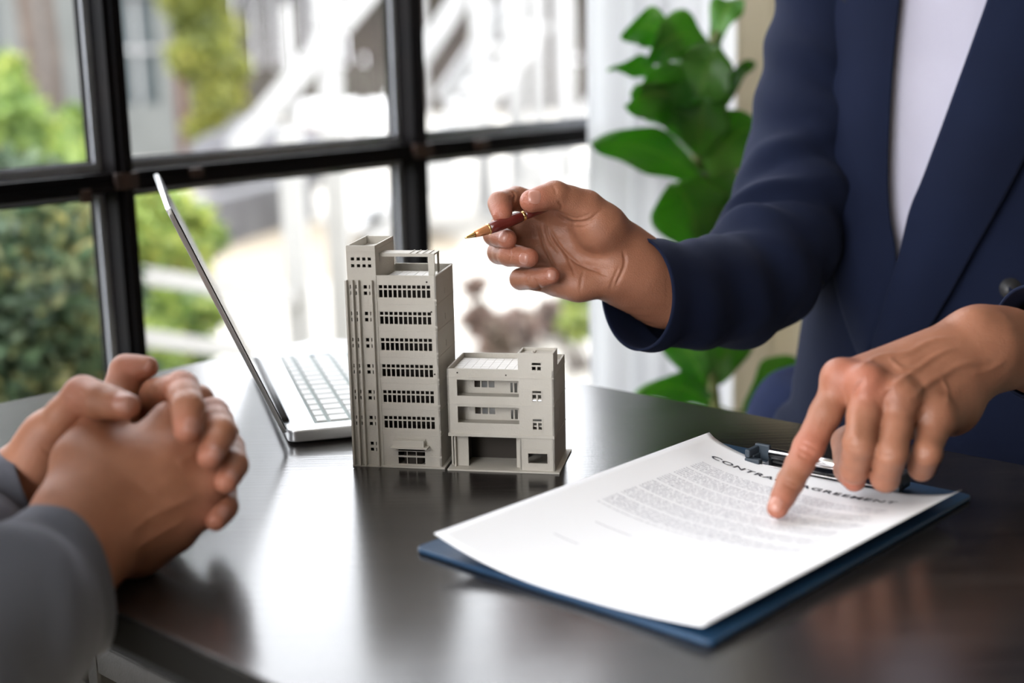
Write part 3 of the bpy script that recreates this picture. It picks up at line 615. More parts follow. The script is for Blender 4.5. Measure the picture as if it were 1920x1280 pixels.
# roof tiles, pieces with joints
rt = bpy.data.meshes.new('roof_tile'); tb = MB(); tb.box(-.00315, .00315, -.00315, .00315, 0, .0006); rt.from_pydata([tuple(map(float, v)) for v in tb.v], [], tb.f); rt.materials.append(M_tile)
BR = Matrix(((BX[0], BY[0], 0, 0), (BX[1], BY[1], 0, 0), (0, 0, 1, 0), (0, 0, 0, 1)))
for i in range(6):
    for j in range(7):
        c = bo+BX*(.0268+.0068*i)+BY*(.0052+.0068*j)+WZ*.1445; inst('roof_tile', rt, tower, Matrix.Translation(Vector(c)) @ BR)
# floor joint ribs on the front and side
for k in range(7):
    z = zf(k)+.0052+(.0012 if k == 0 else 0)
    m = BM(); m.box(.0193, TW+.0002, -.00035, .0002, z, z+.0004); m.box(TW-.0002, TW+.00035, 0, DT, z, z+.0004); m.build('floor_band', M_model, tower)
for k in range(7):
    z = .1425-.02036*k; m = BM(); m.box(.0193, TW+.0003, -.0004, 0, z-.0122+.0003, z-.0105); m.build('sill_band', M_model, tower)
# window grilles
gh = []; n = 11; wx = (.0643-.0236)/n
for i in range(n): gh += [(.0236+i*wx+.0005, .0236+(i+1)*wx-.0005, -.0098, -.0040), (.0236+i*wx+.0005, .0236+(i+1)*wx-.0005, -.0029, -.0004)]
b = MB(); b.holewall(.0236, .0643, -.0103, 0, gh, .0004, .0006); gm = bpy.data.meshes.new('window_grille'); gm.from_pydata([tuple(map(float, v)) for v in b.v], [], b.f); gm.materials.append(M_model)
for k in range(6): inst('window_grille', gm, tower, Matrix.Translation(Vector(bo+WZ*zf(k))) @ BR)
# vertical fins
for x in (-.0012, .0037, .0081, .0186):
    m = BM(); m.box(x, x+.0015, -.0042, 0, .0016, .1465); m.build('fin', M_model, tower, bevel=.00015)
# top stair box
m = BM(); m.box(.0211, .0225, .0008, DT-.004, .143, .1725); m.build('box_wall', M_model, tower)
m = BM(0, DT-.0054); m.holewall(0, .0225, .143, .1725, [(.008, .013, .156, .163)], 0, .0014); m.build('box_wall', M_model, tower)
m = BM(); m.box(.001, .0215, .0008, DT-.005, .1655, .1665); m.build('box_roof', M_tile, tower)
m = BM(); m.box(0, .0225, -.0009, -.0006, .1685, .1690); m.box(.0224, .0228, 0, DT-.004, .1685, .1690); m.build('floor_band', M_model, tower)
m = BM(); m.box(.0224, .0228, .010, .012, .159, .163); m.build('vent_frame', M_model, tower)
# parapets on the roof
m = BM(); m.box(.0225, TW, DT-.0014, DT, .1445, .1505); m.build('parapet', M_model, tower)
# pergola beam on the roof
m = BM(); m.box(.0226, .0655, .010, .0260, .1640, .1652); m.box(.0226, .0655, .0096, .0104, .1628, .1652); pg = m.build('pergola', M_model, tower)
for i in range(4):
    m = BM(); m.box(.046+.0050*i, .0468+.0050*i, .0098, .0262, .1652, .1657); m.build('slat', M_model, pg)
m = BM(); m.box(.0605, .0655, .0100, .0116, .1445, .1640); m.box(.0605, .0616, .0116, .0250, .1445, .164); m.box(.0640, .0655, .0240, .0256, .1445, .1640); m.build('pergola_post', M_model, tower, bevel=.0002)
# entrance: canopy with sign board, door frame with three bays
m = BM(); m.box(.0298, .0592, -.0078, 0, .0170, .0181); m.box(.0316, .0562, -.0012, 0, .0181, .0236); m.box(.0316, .0562, -.0060, -.0050, .0181, .0232); m.build('canopy', M_model, tower, bevel=.0001)
m = BM(); m.holewall(.0335, .0560, .0022, .0158, [(.0341, .0408, .0030, .0128), (.0414, .0481, .0030, .0128), (.0487, .0553, .0030, .0128), (.0341, .0553, .0134, .0154)], .0002, .0007); m.build('door_frame', M_model, tower)
m = BM(); m.tube([(.0445, .010, .0016), (.0445, .010, .0104)], .008, 20); m.build('reception_desk', M_hole, tower)
for x, z in ((.0615, .1452), (.0643, .1225), (.0652, .0745), (.0150, .1305), (.0150, .008)):
    m = BM(); m.tube([(x, -.0003, z), (x, .0005, z)], .0007, 10); m.build('pin_hole', M_hole, tower)

# low building
lb = bo+BX*.0748+BY*(-.001)
def LB(x=0, y=0, z=0): return MB(lb+BX*x+BY*y+WZ*z, BX, BY, WZ)
low = empty('model_office', lb, label='low grey plastic model building with long open balconies beside the tower', cat='model building')
LW, LDp, LH_ = .0815, .056, .0795
m = LB(); m.box(-.0012, LW+.004, -.003, LDp+.004, 0, .0014); m.build('base_plate', M_model, low, bevel=.0002)
kx = .000415
hl = [(.0076, .0550, .0585, .0710), (.0076, .0550, .0375, .0502)]
tw = []
for z in (.0770, .0555, .0337):
    tw += [(.0653, .0682, z, z+.0052), (.0694, .0721, z, z+.0052), (.0653, .0721, z+.0064, z+.0082)]
m = LB(); m.holewall(0, LW, .0290, LH_, hl+[h for h in tw if h[3] < .0795], 0, .0013); m.build('front_wall', M_model, low)
m = LB(); m.holewall(.0547, LW, LH_, .0925, [h for h in tw if h[2] > .0765 and h[3] > .0795], 0, .0013); m.build('stair_wall', M_model, low)
m = LB(); m.box(.0653-.0008, .0721+.0008, -.0003, .0003, .0760, .0768); m.box(.0653-.0008, .0721+.0008, -.0003, .0003, .0857, .0862); m.build('window_frame', M_model, low)
for z in (.0555, .0337):
    m = LB(); m.holewall(.0643, .0731, z-.0010, z+.0092, [(.0653, .0721, z, z+.0082)], -.0004, .0006); m.build('window_frame', M_model, low)
# lower ledge and ground floor
m = LB(); m.box(-.0002, LW+.0002, -.0008, .020, .0268, .0292); m.build('ledge', M_model, low, bevel=.0002)
m = LB(); m.holewall(.0547, LW, .0014, .0268, [(.0612, .0760, .0072, .0150)], 0, .0013); m.build('ground_wall', M_model, low)
m = LB(); m.holewall(.0570, .0795, .0178, .0255, [(.0574, .0791, .0182, .0251)], -.0003, .0004); m.build('sign_panel', M_model, low)
m = LB(); m.holewall(.0604, .0768, .0064, .0158, [(.0612, .0760, .0072, .0150)], -.0003, .0004); m.build('window_frame', M_model, low)
m = LB(); m.holewall(.003, .0560, .0014, .0268, [(.0135, .0510, .0014, .0256)], .0070, .0020); m.build('shop_wall', M_model, low)
m = LB(); m.box(.0550, .0563, 0, .012, .0014, .0268); m.build('jamb', M_model, low); m = LB(); m.box(.003, .0043, .004, .009, .0014, .0268); m.build('jamb', M_model, low)
m = MB(lb+BX*LW, BY, -BX, WZ); m.holewall(0, LDp, .0014, LH_, [(.026, .0268, z, z+.010) for z in (.035, .056)], 0, .0013); m.build('side_wall', M_model, low)
m = MB(lb+BX*.0013, BY, -BX, WZ); m.holewall(0, LDp, .0290, LH_, [], 0, .0013); m.holewall(.008, LDp, .0014, .029, [], 0, .0013); m.build('side_wall', M_model, low)
bwh = []
for z in (.0585, .0375):
    for i in range(3): bwh += [(.018+.0056*i, .0225+.0056*i, z+.0035, z+.0085), (.018+.0056*i, .0225+.0056*i, z+.0095, z+.0113)]
    bwh += [(.046, .0478, z, z+.0075), (.0490, .0512, z, z+.0075)]
m = LB(); m.holewall(.0013, .0550, .0290, LH_-.004, bwh, .014, .0010); m.build('inner_wall', M_model, low)
m = LB(0, LDp-.0013); m.holewall(0, LW, .0014, LH_, [(.014+.0001*k, .040, z+.004, z+.012) for k, z in enumerate((.0585, .0375))]+[(.05, .07, .0400, .050)], 0, .0013); m.build('back_wall', M_model, low)
for z in (.0565, .0355):
    m = LB(); m.box(.0013, LW-.0013, .0013, LDp-.0013, z, z+.0010); m.build('floor_slab', M_model, low)
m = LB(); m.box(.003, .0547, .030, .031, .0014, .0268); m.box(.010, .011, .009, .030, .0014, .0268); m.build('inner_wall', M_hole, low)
m = LB(); m.box(.0013, LW-.0013, .0013, LDp-.0013, .0745, .0757); m.build('roof', M_tile, low)
for i in range(12):
    for j in range(7):
        x = .0056+.0066*i; 
        if x > .052 and j < 3: continue
        if x > LW-.004: continue
        c = lb+BX*x+BY*(.0058+.0068*j)+WZ*.0757; inst('roof_tile', rt, low, Matrix.Translation(Vector(c)) @ BR)
# roof stair box: hollow top
m = LB(); m.box(.0547, .0560, .0013, .0200, .0757, .0925); m.box(.0802, LW, .0013, .0200, LH_, .0925); m.box(.0547, LW, .0190, .0203, .0757, .0925); m.build('box_wall', M_model, low)
m = LB(); m.box(.056, .0802, .0013, .019, .0895, .0905); m.build('box_roof', M_model, low)
m = LB(); m.tube([(.0655, .003, .0905), (.0655, .017, .0905)], .0009, 10); m.tube([(.0655, .0045, .0905), (.0655, .0045, .0935)], .0010, 10); m.build('roof_pipe', M_model, low)
for z in (.0268+.0001, .0520, .0732):
    m = LB(); m.box(0, LW+.0003, -.0004, .0001, z, z+.0004); m.box(LW-.0002, LW+.0004, 0, LDp, z, z+.0004); m.build('floor_band', M_model, low)
for x, z in ((.0082, .0765), (.0455, .0753)):
    m = LB(); m.tube([(x, -.0003, z), (x, .0005, z)], .0006, 10); m.build('pin_hole', M_hole, low)

# ================================================================ clipboard, paper, pen
cA, cB, cC = G(778, 1035, ZT), G(1335, 1216, ZT), G(1833, 930, ZT)
cu = nz(cC-cB); cw = nz(cA-cB); cw = nz(cw-cu*(cw @ cu)*.5); cu = nz(cu-cw*(cu @ cw)); CLn, CWd = np.linalg.norm(cC-cB)-.009, np.linalg.norm(cA-cB)
M_board = mat('blue_board_cover', lin((34, 66, 96)), rough=.38, nscale=20, ncol=lin((28, 56, 84)), bump=.3, bscale=900)
clip = empty('clipboard', cB, label='dark blue clipboard lying on the desk under the contract', cat='clipboard')
def CM(z=0): return MB(cB+WZ*z, cu, cw, WZ)
m = CM(); m.prism([tuple(p) for p in rounded([(0, 0), (CLn, 0), (CLn, CWd), (0, CWd)], .006, 5)], 0.0002, .0038); m.build('board', M_board, clip, bevel=.0012)
# paper corners with the lift of each corner; q = (px, py, height above desk)
def PG(px, py, h): return G(px, py, ZT+h)
pBL, pBR, pTR, pTL = PG(818, 998, .020), PG(1322, 1172, .010), PG(1803, 918, .019), PG(1330, 810, .022)
def paper_pt(u, v):
    """u 0..1 along the short edge (left to right of the text), v 0..1 from bottom edge to top edge; text frame: left = BL-TL side"""
    p = pBL*(1-u)*(1-v)+pBR*u*(1-v)+pTR*u*v+pTL*(1-u)*v
    lo_ = .0056; hL = .020*(1-v)+.022*v; hR = .010*(1-v)+.019*v
    press = 1-.55*math.exp(-((v-.96)/.10)**2)*math.sin(math.pi*u)**.5
    h = lo_+(hL-lo_)*max(0, 1-u/.50)**2.2*press+(hR-lo_)*max(0, (u-.60)/.40)**2.0*press
    if v > .97 and (u < .001 or u > .999): pass
    p = p.copy(); p[2] = ZT+h
    return p
NU, NV = 40, 56
M_paper = mat('white_paper', (0.86, 0.865, 0.885), rough=.75, spec=.3, nscale=6, ncol=(.84, .845, .87))
for k in range(3):
    V = []; sh_ = (2-k)
    for j in range(NV+1):
        for i in range(NU+1):
            p = paper_pt(i/NU, j/NV); V.append(p-WZ*.00030*sh_+(cu*(-.0011)*sh_*.4+cw*.0006*sh_))
    Q = [(j*(NU+1)+i, j*(NU+1)+i+1, (j+1)*(NU+1)+i+1, (j+1)*(NU+1)+i) for j in range(NV) for i in range(NU)]
    o = pydata('paper_sheet', V, Q, M_paper, None, True)
    md = o.modifiers.new('thickness', 'SOLIDIFY'); md.thickness = .00012; md.offset = -1
    tag(o, ['bottom sheet of the stack on the blue clipboard', 'middle sheet of the stack on the blue clipboard', 'white contract sheet with printed title and text, topmost on the clipboard'][k], 'paper')
    top_sheet = o
M_ink = mat('dark_ink', (0.035, 0.035, 0.05), rough=.7); M_inkg = mat('grey_ink', (0.20, 0.20, 0.25), rough=.8)
pv_ = BVHTree.FromPolygons([Vector(v) for v in V], Q)
def on_paper(u, v, up=.00012): return paper_pt(u, v)+WZ*up
cu_ = bpy.data.curves.new('title', 'FONT'); cu_.body = 'CONTRACT AGREEMENT'; cu_.size = 1; cu_.offset = .016; cu_.space_character = 1.16
to = bpy.data.objects.new('tmp', cu_); COL.objects.link(to); bpy.context.view_layer.update(); tm = bpy.data.meshes.new_from_object(to.evaluated_get(bpy.context.evaluated_depsgraph_get())); bpy.data.objects.remove(to)
bm = bmesh.new(); bm.from_mesh(tm); bmesh.ops.subdivide_edges(bm, edges=[e for e in bm.edges if e.calc_length() > .12], cuts=3); bmesh.ops.triangulate(bm, faces=bm.faces)
xs = [v.co.x for v in bm.verts]; x0_, x1_ = min(xs), max(xs)
TU0, TU1, TV0 = .108, .840, .897; tsz = .0088/.297
for v in bm.verts:
    u = TU0+(v.co.x-x0_)/(x1_-x0_)*(TU1-TU0); vv = TV0+v.co.y*tsz; v.co = Vector(on_paper(u, vv, .00045))
me = bpy.data.meshes.new('title_print'); bm.to_mesh(me); bm.free(); link('title_print', me, M_ink, top_sheet)
# body text: rows of tiny unreadable strokes
V = []; F = []; r = np.random.default_rng(4)
def stroke(u0, u1, v0, v1):
    n = len(V); V.extend([on_paper(u0, v0), on_paper(u1, v0), on_paper(u1, v1), on_paper(u0, v1)]); F.append((n, n+1, n+2, n+3))
rows = list(np.arange(.845, .43, -.0098))
for ri, vrow in enumerate(rows):
    u = .125; last = .86 if ri % 7 != 6 else .45; big = ri in (0, 8, 9, 17)
    if ri % 7 == 6 and ri > 0: continue
    if ri % 7 == 0: last = .6
    while u < last:
        wl = r.integers(2, 10)
        for _ in range(wl):
            hgt = r.choice([.0030, .0030, .0045]); stroke(u, u+.0022, vrow, vrow+hgt)
            if r.random() < .6: stroke(u+.0022, u+.0040, vrow+r.choice([0, .0022]), vrow+r.choice([.0010, .0030])+.0004)
            u += .0056
        u += .0062
for vrow, a, b_ in ((.345, .22, .36), (.30, .60, .68), (.22, .2, .3)):
    u = a
    while u < b_: stroke(u, u+.0028, vrow, vrow+.003); u += .0056
o = pydata('body_print', V, F, M_inkg, top_sheet); tag(o, kind='stuff')
# metal clip with black end caps
M_chrome = mat('polished_chrome', (0.86, 0.82, 0.82), rough=.16, metal=1.0, nscale=30, ncol=(.80, .77, .77))
q0, q1 = PG(1404, 856, .010), PG(1694, 910, .010); ku = nz(q1-q0); kl = np.linalg.norm(q1-q0); kv = np.cross(WZ, ku)
def KM_(z=0): return MB(np.array([q0[0], q0[1], ZT]), ku, kv, WZ)
m = KM_(); m.tube([(.016, .0045, .0145), (kl-.016, .0045, .0145)], .0040, 16); m.build('spring_bar', M_chrome, clip, True)
m = KM_(); m.prism([(.012, -.005), (kl-.012, -.005), (kl-.014, .002), (.014, .002)], .0066, .0078); m.box(.013, kl-.013, .002, .018, .0064, .0074); m.box(.02, kl-.02, .0172, .0182, .0038, .0074); m.build('clip_plate', M_chrome, clip, bevel=.0003)
m = KM_(); m.tube([(.02, .001, .0095), (.045, -.001, .0088), (.07, -.0035, .0084)], .0008, 8); m.tube([(kl-.02, .001, .0095), (kl-.05, -.001, .0088), (kl-.058, -.0035, .0084)], .0008, 8); m.build('wire', M_blk, clip, True)
M_cap = mat('slate_rubber', lin((52, 62, 72)), rough=.42, nscale=60, ncol=lin((44, 54, 64)))
for x in (0.0, kl-.0125):
    s_ = 1 if x == 0 else -1
    m = KM_(); m.box(x, x+.0125, -.0070, -.0010, .0062, .0110); m.box(x+(0 if s_ > 0 else .0075), x+(.005 if s_ > 0 else .0125), -.001, .0115, .0062, .0122); m.box(x, x+.0125, .0085, .0125, .0062, .0185); m.box(x+(.0 if s_ > 0 else .0085), x+(.004 if s_ > 0 else .0125), -.0065, .0125, .0110, .0172); m.build('end_cap', M_cap, clip, bevel=.0010)
# pen
pen_a, pen_b = P(872, 446, 1.108), P(1012, 393, 1.140)
pd_ = nz(pen_b-pen_a); pl = np.linalg.norm(pen_b-pen_a)
pen = empty('pen', pen_a, label='dark maroon pen with gold rings held in the raised hand', cat='pen')
M_maroon = mat('maroon_lacquer', (0.10, 0.012, 0.010), rough=.16, nscale=40, ncol=(.14, .02, .014)); M_gold = mat('gold_trim', (0.85, 0.55, 0.22), rough=.2, metal=1.0, nscale=30, ncol=(.8, .5, .2)); M_copper = mat('copper_grip', (0.62, 0.26, 0.12), rough=.25, metal=.4, nscale=30, ncol=(.58, .24, .1))
def pt(s): return pen_a+pd_*s
m = MB(); m.tube([pt(s) for s in (.0, .002, .008, .009)], [.0005, .0011, .0022, .0024], 18); m.build('tip', M_gold, pen, True)
m = MB(); m.tube([pt(s) for s in (.009, .014, .0205, .0212)], [.0026, .0034, .0041, .0041], 20); m.build('grip', M_copper, pen, True)
m = MB(); m.tube([pt(s) for s in (.0210, .0213, .0224, .0227)], [.0041, .0045, .0045, .0041], 20); m.build('ring', M_gold, pen, True)
m = MB(); m.tube([pt(s) for s in (.0226, .030, .042, .052, .054)], [.0043, .0047, .0048, .0043, .0038], 22); m.build('barrel', M_maroon, pen, True)
m = MB(); m.tube([pt(s) for s in (.0538, .0545, .0560, .0565)], [.0036, .0041, .0041, .0036], 20); m.build('ring', M_gold, pen, True)
m = MB(); m.tube([pt(s) for s in (.0563, .062, .070, .078, .080)], [.0036, .0038, .0037, .0032, .0015], 20); m.build('cap', M_maroon, pen, True)
# ================================================================ people
def skinmat(name, a, b_, red, rough=.48):
    m = mat(name, a, rough=rough, nscale=35, ncol=b_, sss=.12, spec=.4)
    nt = m.node_tree; b = nt.nodes['Principled BSDF']; N = nt.nodes.new; L = nt.links.new
    tc = N('ShaderNodeTexCoord'); v = N('ShaderNodeTexVoronoi'); v.inputs['Scale'].default_value = 900; n2 = N('ShaderNodeTexNoise'); n2.inputs['Scale'].default_value = 260; n2.inputs['Detail'].default_value = 5
    L(tc.outputs['Object'], v.inputs[0]); L(tc.outputs['Object'], n2.inputs[0])
    ad = N('ShaderNodeMath'); ad.operation = 'ADD'; L(v.outputs[0], ad.inputs[0]); L(n2.outputs[0], ad.inputs[1])
    bp = N('ShaderNodeBump'); bp.inputs['Strength'].default_value = .35; bp.inputs['Distance'].default_value = .0006; L(ad.outputs[0], bp.inputs['Height']); L(bp.outputs[0], b.inputs['Normal'])
    # redder skin where the tint attribute says so (finger tips, knuckles)
    at = N('ShaderNodeAttribute'); at.attribute_name = 'tint'; mx = N('ShaderNodeMix'); mx.data_type = 'RGBA'; src = b.inputs['Base Color'].links[0].from_socket
    L(at.outputs['Fac'], mx.inputs[0]); L(src, mx.inputs[6]); mx.inputs[7].default_value = (*red, 1); L(mx.outputs[2], b.inputs['Base Color']); return m
M_skin1 = skinmat('tanned_skin', lin((156, 106, 82)), lin((136, 90, 68)), lin((184, 104, 86)), .45)
M_skin2 = skinmat('warm_skin', lin((166, 113, 86)), lin((146, 96, 71)), lin((192, 122, 104)), .5)
M_nail = mat('finger_nail', lin((180, 128, 112)), rough=.30, spec=.6, nscale=90, ncol=lin((170, 118, 102)))

def build_field(palm, palmk, fingers, arm, h=.0011, fk=.005, extra=None):
    """palm: list of (pts, radii, flat); fingers: list of (pts, radii); returns V,Q"""
    allp = [p for pts, rs, *_ in palm for p in pts]+[p for f in fingers for p in f[0]]+[p for p in arm[0]]
    A = np.array(allp); F = Field(A.min(0)-.032, A.max(0)+.032, h)
    D = F.new()
    for pts, rs, *fl in palm: F.chain(D, pts, rs, palmk, fl[0] if fl else None)
    F.chain(D, arm[0], arm[1], .02, arm[2] if len(arm) > 2 else None)
    out = D.copy()
    for f in fingers:
        E_ = F.new(); F.chain(E_, f[0], f[1], .0035); k = f[2] if len(f) > 2 else fk
        out = np.minimum(out, smin(D, E_, k))
    if extra: out = extra(F, out)
    return F.mesh(out, 2)
def fpts(pts, rs):
    """insert slimmer mid-bone points between joints"""
    P_, R_ = [], []
    for i in range(len(pts)-1):
        P_ += [pts[i], (np.array(pts[i])+np.array(pts[i+1]))/2]; R_ += [rs[i], (rs[i]+rs[i+1])/2*.955]
    return P_+[pts[-1]], R_+[rs[-1]]
def tint_attr(me, V, tips, rad=.016):
    t = np.zeros(len(V))
    for p in tips: t = np.maximum(t, np.exp(-(np.linalg.norm(V-np.array(p), axis=1)/rad)**2))
    a = me.attributes.new('tint', 'FLOAT', 'POINT'); a.data.foreach_set('value', (t*.42).astype(np.float32))
def join_np(parts):
    V, Q, n = [], [], 0
    for v, q in parts: V.append(v); Q.append(q+n); n += len(v)
    return np.concatenate(V), np.concatenate(Q)

# ---- raised right hand of the man in navy, holding the pen (palm towards the camera)
w0 = P(1180, 494, 1.178)
idxM, midM, rngM, pnkM = P(1052, 392, 1.168), P(1030, 425, 1.180), P(1028, 478, 1.180), P(1042, 524, 1.172)
VW_ = nz(_F)
palm = [([w0, idxM], [.019, .0125]), ([w0, midM], [.019, .0125]), ([w0, rngM], [.019, .0125]), ([P(1172, 520, 1.172), pnkM], [.017, .0120]),
        ([P(1165, 455, 1.165), P(1125, 425, 1.150), P(1098, 392, 1.142)], [.018, .0185, .0125]),      # thenar
        ([P(1150, 520, 1.160), P(1085, 533, 1.160), P(1050, 530, 1.162)], [.014, .0115, .0095]),        # hypothenar
        ([P(1095, 470, 1.176), P(1060, 470, 1.174)], [.016, .014]), ([midM, P(985, 424, 1.181)], [.0115, .0108]), ([rngM, P(978, 474, 1.178)], [.0112, .0105])]
fing = [
    (*fpts([P(1098, 386, 1.142), P(1040, 365, 1.128), P(996, 377, 1.120)], [.0125, .0108, .0092]), .008),          # thumb
    (*fpts([idxM, P(968, 372, 1.158), P(937, 381, 1.138), P(942, 403, 1.128)], [.0115, .0095, .0090, .0080]), .006),   # index
    (*fpts([midM, P(943, 424, 1.178), P(927, 440, 1.154), P(951, 448, 1.134)], [.0118, .0098, .0088, .0078]), .006),
    (*fpts([rngM, P(936, 473, 1.170), P(955, 478, 1.146), P(992, 483, 1.132)], [.0115, .0094, .0088, .0078]), .006),
    (*fpts([pnkM, P(976, 523, 1.162), P(1000, 522, 1.148), P(1034, 517, 1.140)], [.0108, .0085, .0080, .0072]), .006)]
arm = ([P(1165, 492, 1.175), P(1195, 515, 1.180), P(1245, 540, 1.195), P(1300, 550, 1.225)], [.0235, .0255, .029, .034], (nz(VW_*.9+CR*.2), .78))
VA, QA = build_field(palm, .012, fing, arm, h=.00105)
bA = bvh_of(VA, QA)
VA = carve(VA, QA, bA, [
    ([(1040, 398), (1060, 412), (1085, 417), (1105, 412), (1130, 392)], .0012, -0.00203), ([(1055, 400), (1080, 409), (1110, 400)], .0009, -0.00087), ([(1060, 422), (1090, 426), (1125, 410)], .0009, -0.00072),
    ([(1028, 425), (1045, 455), (1072, 485), (1105, 502), (1135, 510)], .0013, -0.00217),                      # life line
    ([(1008, 415), (1018, 455), (1035, 492), (1046, 505)], .0011, -0.00174), ([(1020, 412), (1030, 450), (1052, 478)], .0010, -0.00145),
    ([(1060, 475), (1072, 500), (1078, 518)], .001, -0.00116), ([(1095, 505), (1090, 525), (1088, 545)], .001, -0.00087), ([(1110, 500), (1125, 512), (1140, 516)], .0009, -0.00087),
    ([(1168, 470), (1172, 492), (1164, 515), (1152, 540)], .0012, -0.00145), ([(1160, 500), (1150, 525), (1143, 545)], .001, -0.00102),
    ([(1046, 375), (1053, 386), (1050, 396)], .0009, -0.00116), ([(1035, 346), (1041, 356), (1042, 366)], .0009, -0.00072),
    ([(960, 358), (966, 366), (963, 380)], .0009, -0.00145), ([(1000, 522), (1010, 535), (1016, 545)], .001, -0.00116),
    ([(955, 467), (957, 480), (954, 492)], .0009, -0.00072), ([(990, 512), (992, 523), (989, 533)], .0009, -0.00058)])
# ---- pointing left hand of the man in navy (back of the hand towards the camera)
wB = P(1838, 648, 1.010)
iM, mM, rM, pM = P(1580, 712, .968), P(1628, 727, .958), P(1688, 752, .955), P(1752, 782, .962)
tipI = G(1458, 955, ZT+.0135); 
dI = PIX(tipI)[2]
palmB = [([wB+CU*.004, iM], [.020, .0125]), ([wB, mM], [.021, .0135]), ([wB-CU*.006, rM], [.021, .0135]), ([P(1830, 690, 1.010), pM], [.018, .0130]),
         ([P(1830, 690, 1.02), P(1780, 760, .995), pM], [.018, .019, .0125]),
         ([P(1760, 715, 1.01), P(1690, 770, .995), P(1640, 800, .99)], [.020, .0185, .013])]
fB = [
    (*fpts([iM, P(1516, 838, .957), P(1482, 903, .950), P(1458, 952, dI)], [.0122, .0102, .0090, .0072]), .007),
    (*fpts([mM, P(1612, 832, .935), P(1602, 880, .950), P(1612, 850, .978)], [.0125, .0106, .0094, .008]), .007),
    (*fpts([rM, P(1672, 850, .930), P(1660, 896, .946), P(1668, 860, .975)], [.0122, .0102, .0092, .008]), .007),
    (*fpts([pM, P(1738, 850, .938), P(1728, 876, .952), P(1730, 845, .975)], [.0115, .0094, .0086, .0075]), .007),
    (*fpts([P(1660, 790, 1.00), P(1590, 830, 1.000), P(1592, 880, .985), P(1602, 900, .966)], [.0135, .0112, .0100, .0080]), .006)]
armB = ([wB, P(1880, 652, 1.03), P(1960, 660, 1.06), P(2060, 665, 1.10)], [.0235, .0250, .029, .036], (nz(VW_), .85))
def tendons(F, D):
    for a, b_ in ((iM, P(1800, 625, .992)), (mM, P(1805, 632, .990)), (rM, P(1808, 645, .990)), (pM, P(1815, 668, .994))):
        a2 = a*.72+b_*.28-CU*0+VW_*(-.0095); b2 = a*.25+b_*.75-VW_*.006; F.cap(D, a2+CU*.0012, b2+CU*.0005, .0019, .0006, .007)
    for kx_, ky_, kd, r_ in ((1572, 704, .962, .0105), (1624, 716, .950, .0118), (1684, 742, .947, .0116), (1749, 773, .955, .0108), (1823, 614, .998, .0130)):
        q = P(kx_, ky_, kd); F.cap(D, q, q+CR*.001, r_, r_, .008)
    return D
VB, QB = build_field(palmB, .012, fB, armB, h=.00115, extra=tendons)
bB = bvh_of(VB, QB)
VB = carve(VB, QB, bB, [
    ([(1600, 695), (1650, 668), (1700, 662), (1745, 640), (1800, 632)], .0026, .0012), ([(1655, 735), (1690, 712), (1722, 690), (1760, 664), (1800, 650)], .0022, .0013), ([(1665, 668), (1690, 690), (1722, 690)], .0020, .0009),
    ([(1708, 748), (1735, 722), (1765, 704), (1800, 684), (1850, 676)], .0024, .0014), ([(1762, 706), (1775, 730), (1776, 760)], .0020, .0008), ([(1815, 700), (1850, 695), (1890, 672)], .0022, .0008),
    ([(1498, 838), (1512, 846), (1526, 852)], .0013, -.0008), ([(1503, 828), (1516, 834), (1532, 842)], .0010, -.0006), ([(1496, 850), (1508, 858), (1520, 862)], .001, -.0006),
    ([(1470, 905), (1480, 912), (1492, 918)], .0009, -.0005), ([(1470, 897), (1482, 902), (1495, 908)], .0009, -.0004),
    ([(1600, 760), (1603, 800), (1600, 830)], .004, .0012), ([(1590, 835), (1602, 842), (1618, 838)], .001, -.0006), ([(1650, 850), (1662, 856), (1676, 852)], .001, -.0006), ([(1718, 845), (1730, 850), (1742, 846)], .001, -.0005),
    ([(1600, 752), (1605, 730), (1620, 712)], .0016, -.0009), ([(1655, 765), (1660, 745), (1672, 728)], .0016, -.0009), ([(1716, 790), (1722, 770), (1735, 758)], .0016, -.0009)])

man = empty('person', W(1.35, 1.9, 0), label='person in navy double-breasted blazer over pale t-shirt, pointing and holding a pen', cat='person')
# torso frame for the body under the clothes
TCx = P(1785, 300, 1.43); TC0 = np.array([TCx[0], TCx[1], 0]); fa = math.radians(-90-24)       # facing direction
FD = np.array([math.cos(fa), math.sin(fa), 0]); SD = np.array([-FD[1], FD[0], 0])
shR = P(1590, -70, 1.42); elR = P(1462, 505, 1.335); shL = P(2120, -60, 1.32); elL = P(2230, 660, 1.24)
Fb = Field(TC0+[-.34, -.34, .42], TC0+[.42, .30, 1.78], .0075); D = Fb.new()
pv = lambda z, f=0, s=0: TC0+FD*f+SD*s+WZ*z
Fb.chain(D, [pv(.62, -.03), pv(.80, -.03), pv(.95, -.03), pv(1.12, -.04), pv(1.22, -.05)], [.095, .08, .08, .088, .08], .04)
Fb.chain(D, [pv(1.17, -.04, -.07), pv(1.17, -.04, .07)], [.055, .055], .04); Fb.chain(D, [pv(.66, 0, -.05), pv(.66, 0, .05)], [.085, .085], .04)
Fb.chain(D, [(shR+pv(1.14, -.06))/2, P(1590, -60, 1.435), P(1541, 60, 1.42), P(1522, 170, 1.41), P(1504, 280, 1.395), P(1482, 380, 1.370), P(1452, 470, 1.335), P(1392, 535, 1.285)], [.03, .032, .033, .033, .032, .031, .030, .030], .01)
Fb.chain(D, [(shL+pv(1.14, -.06))/2, P(2080, -80, 1.36), P(2160, 100, 1.32), P(2225, 400, 1.29), P(2230, 640, 1.24)], [.03, .033, .033, .032, .030], .01)
Fb.chain(D, [P(1392, 535, 1.285), P(1300, 550, 1.225)], [.030, .033], .02); Fb.chain(D, [elL, P(2060, 665, 1.10)], [.030, .034], .02)
Fb.chain(D, [pv(1.28, -.04), pv(1.40, -.01)], [.058, .052], .04)
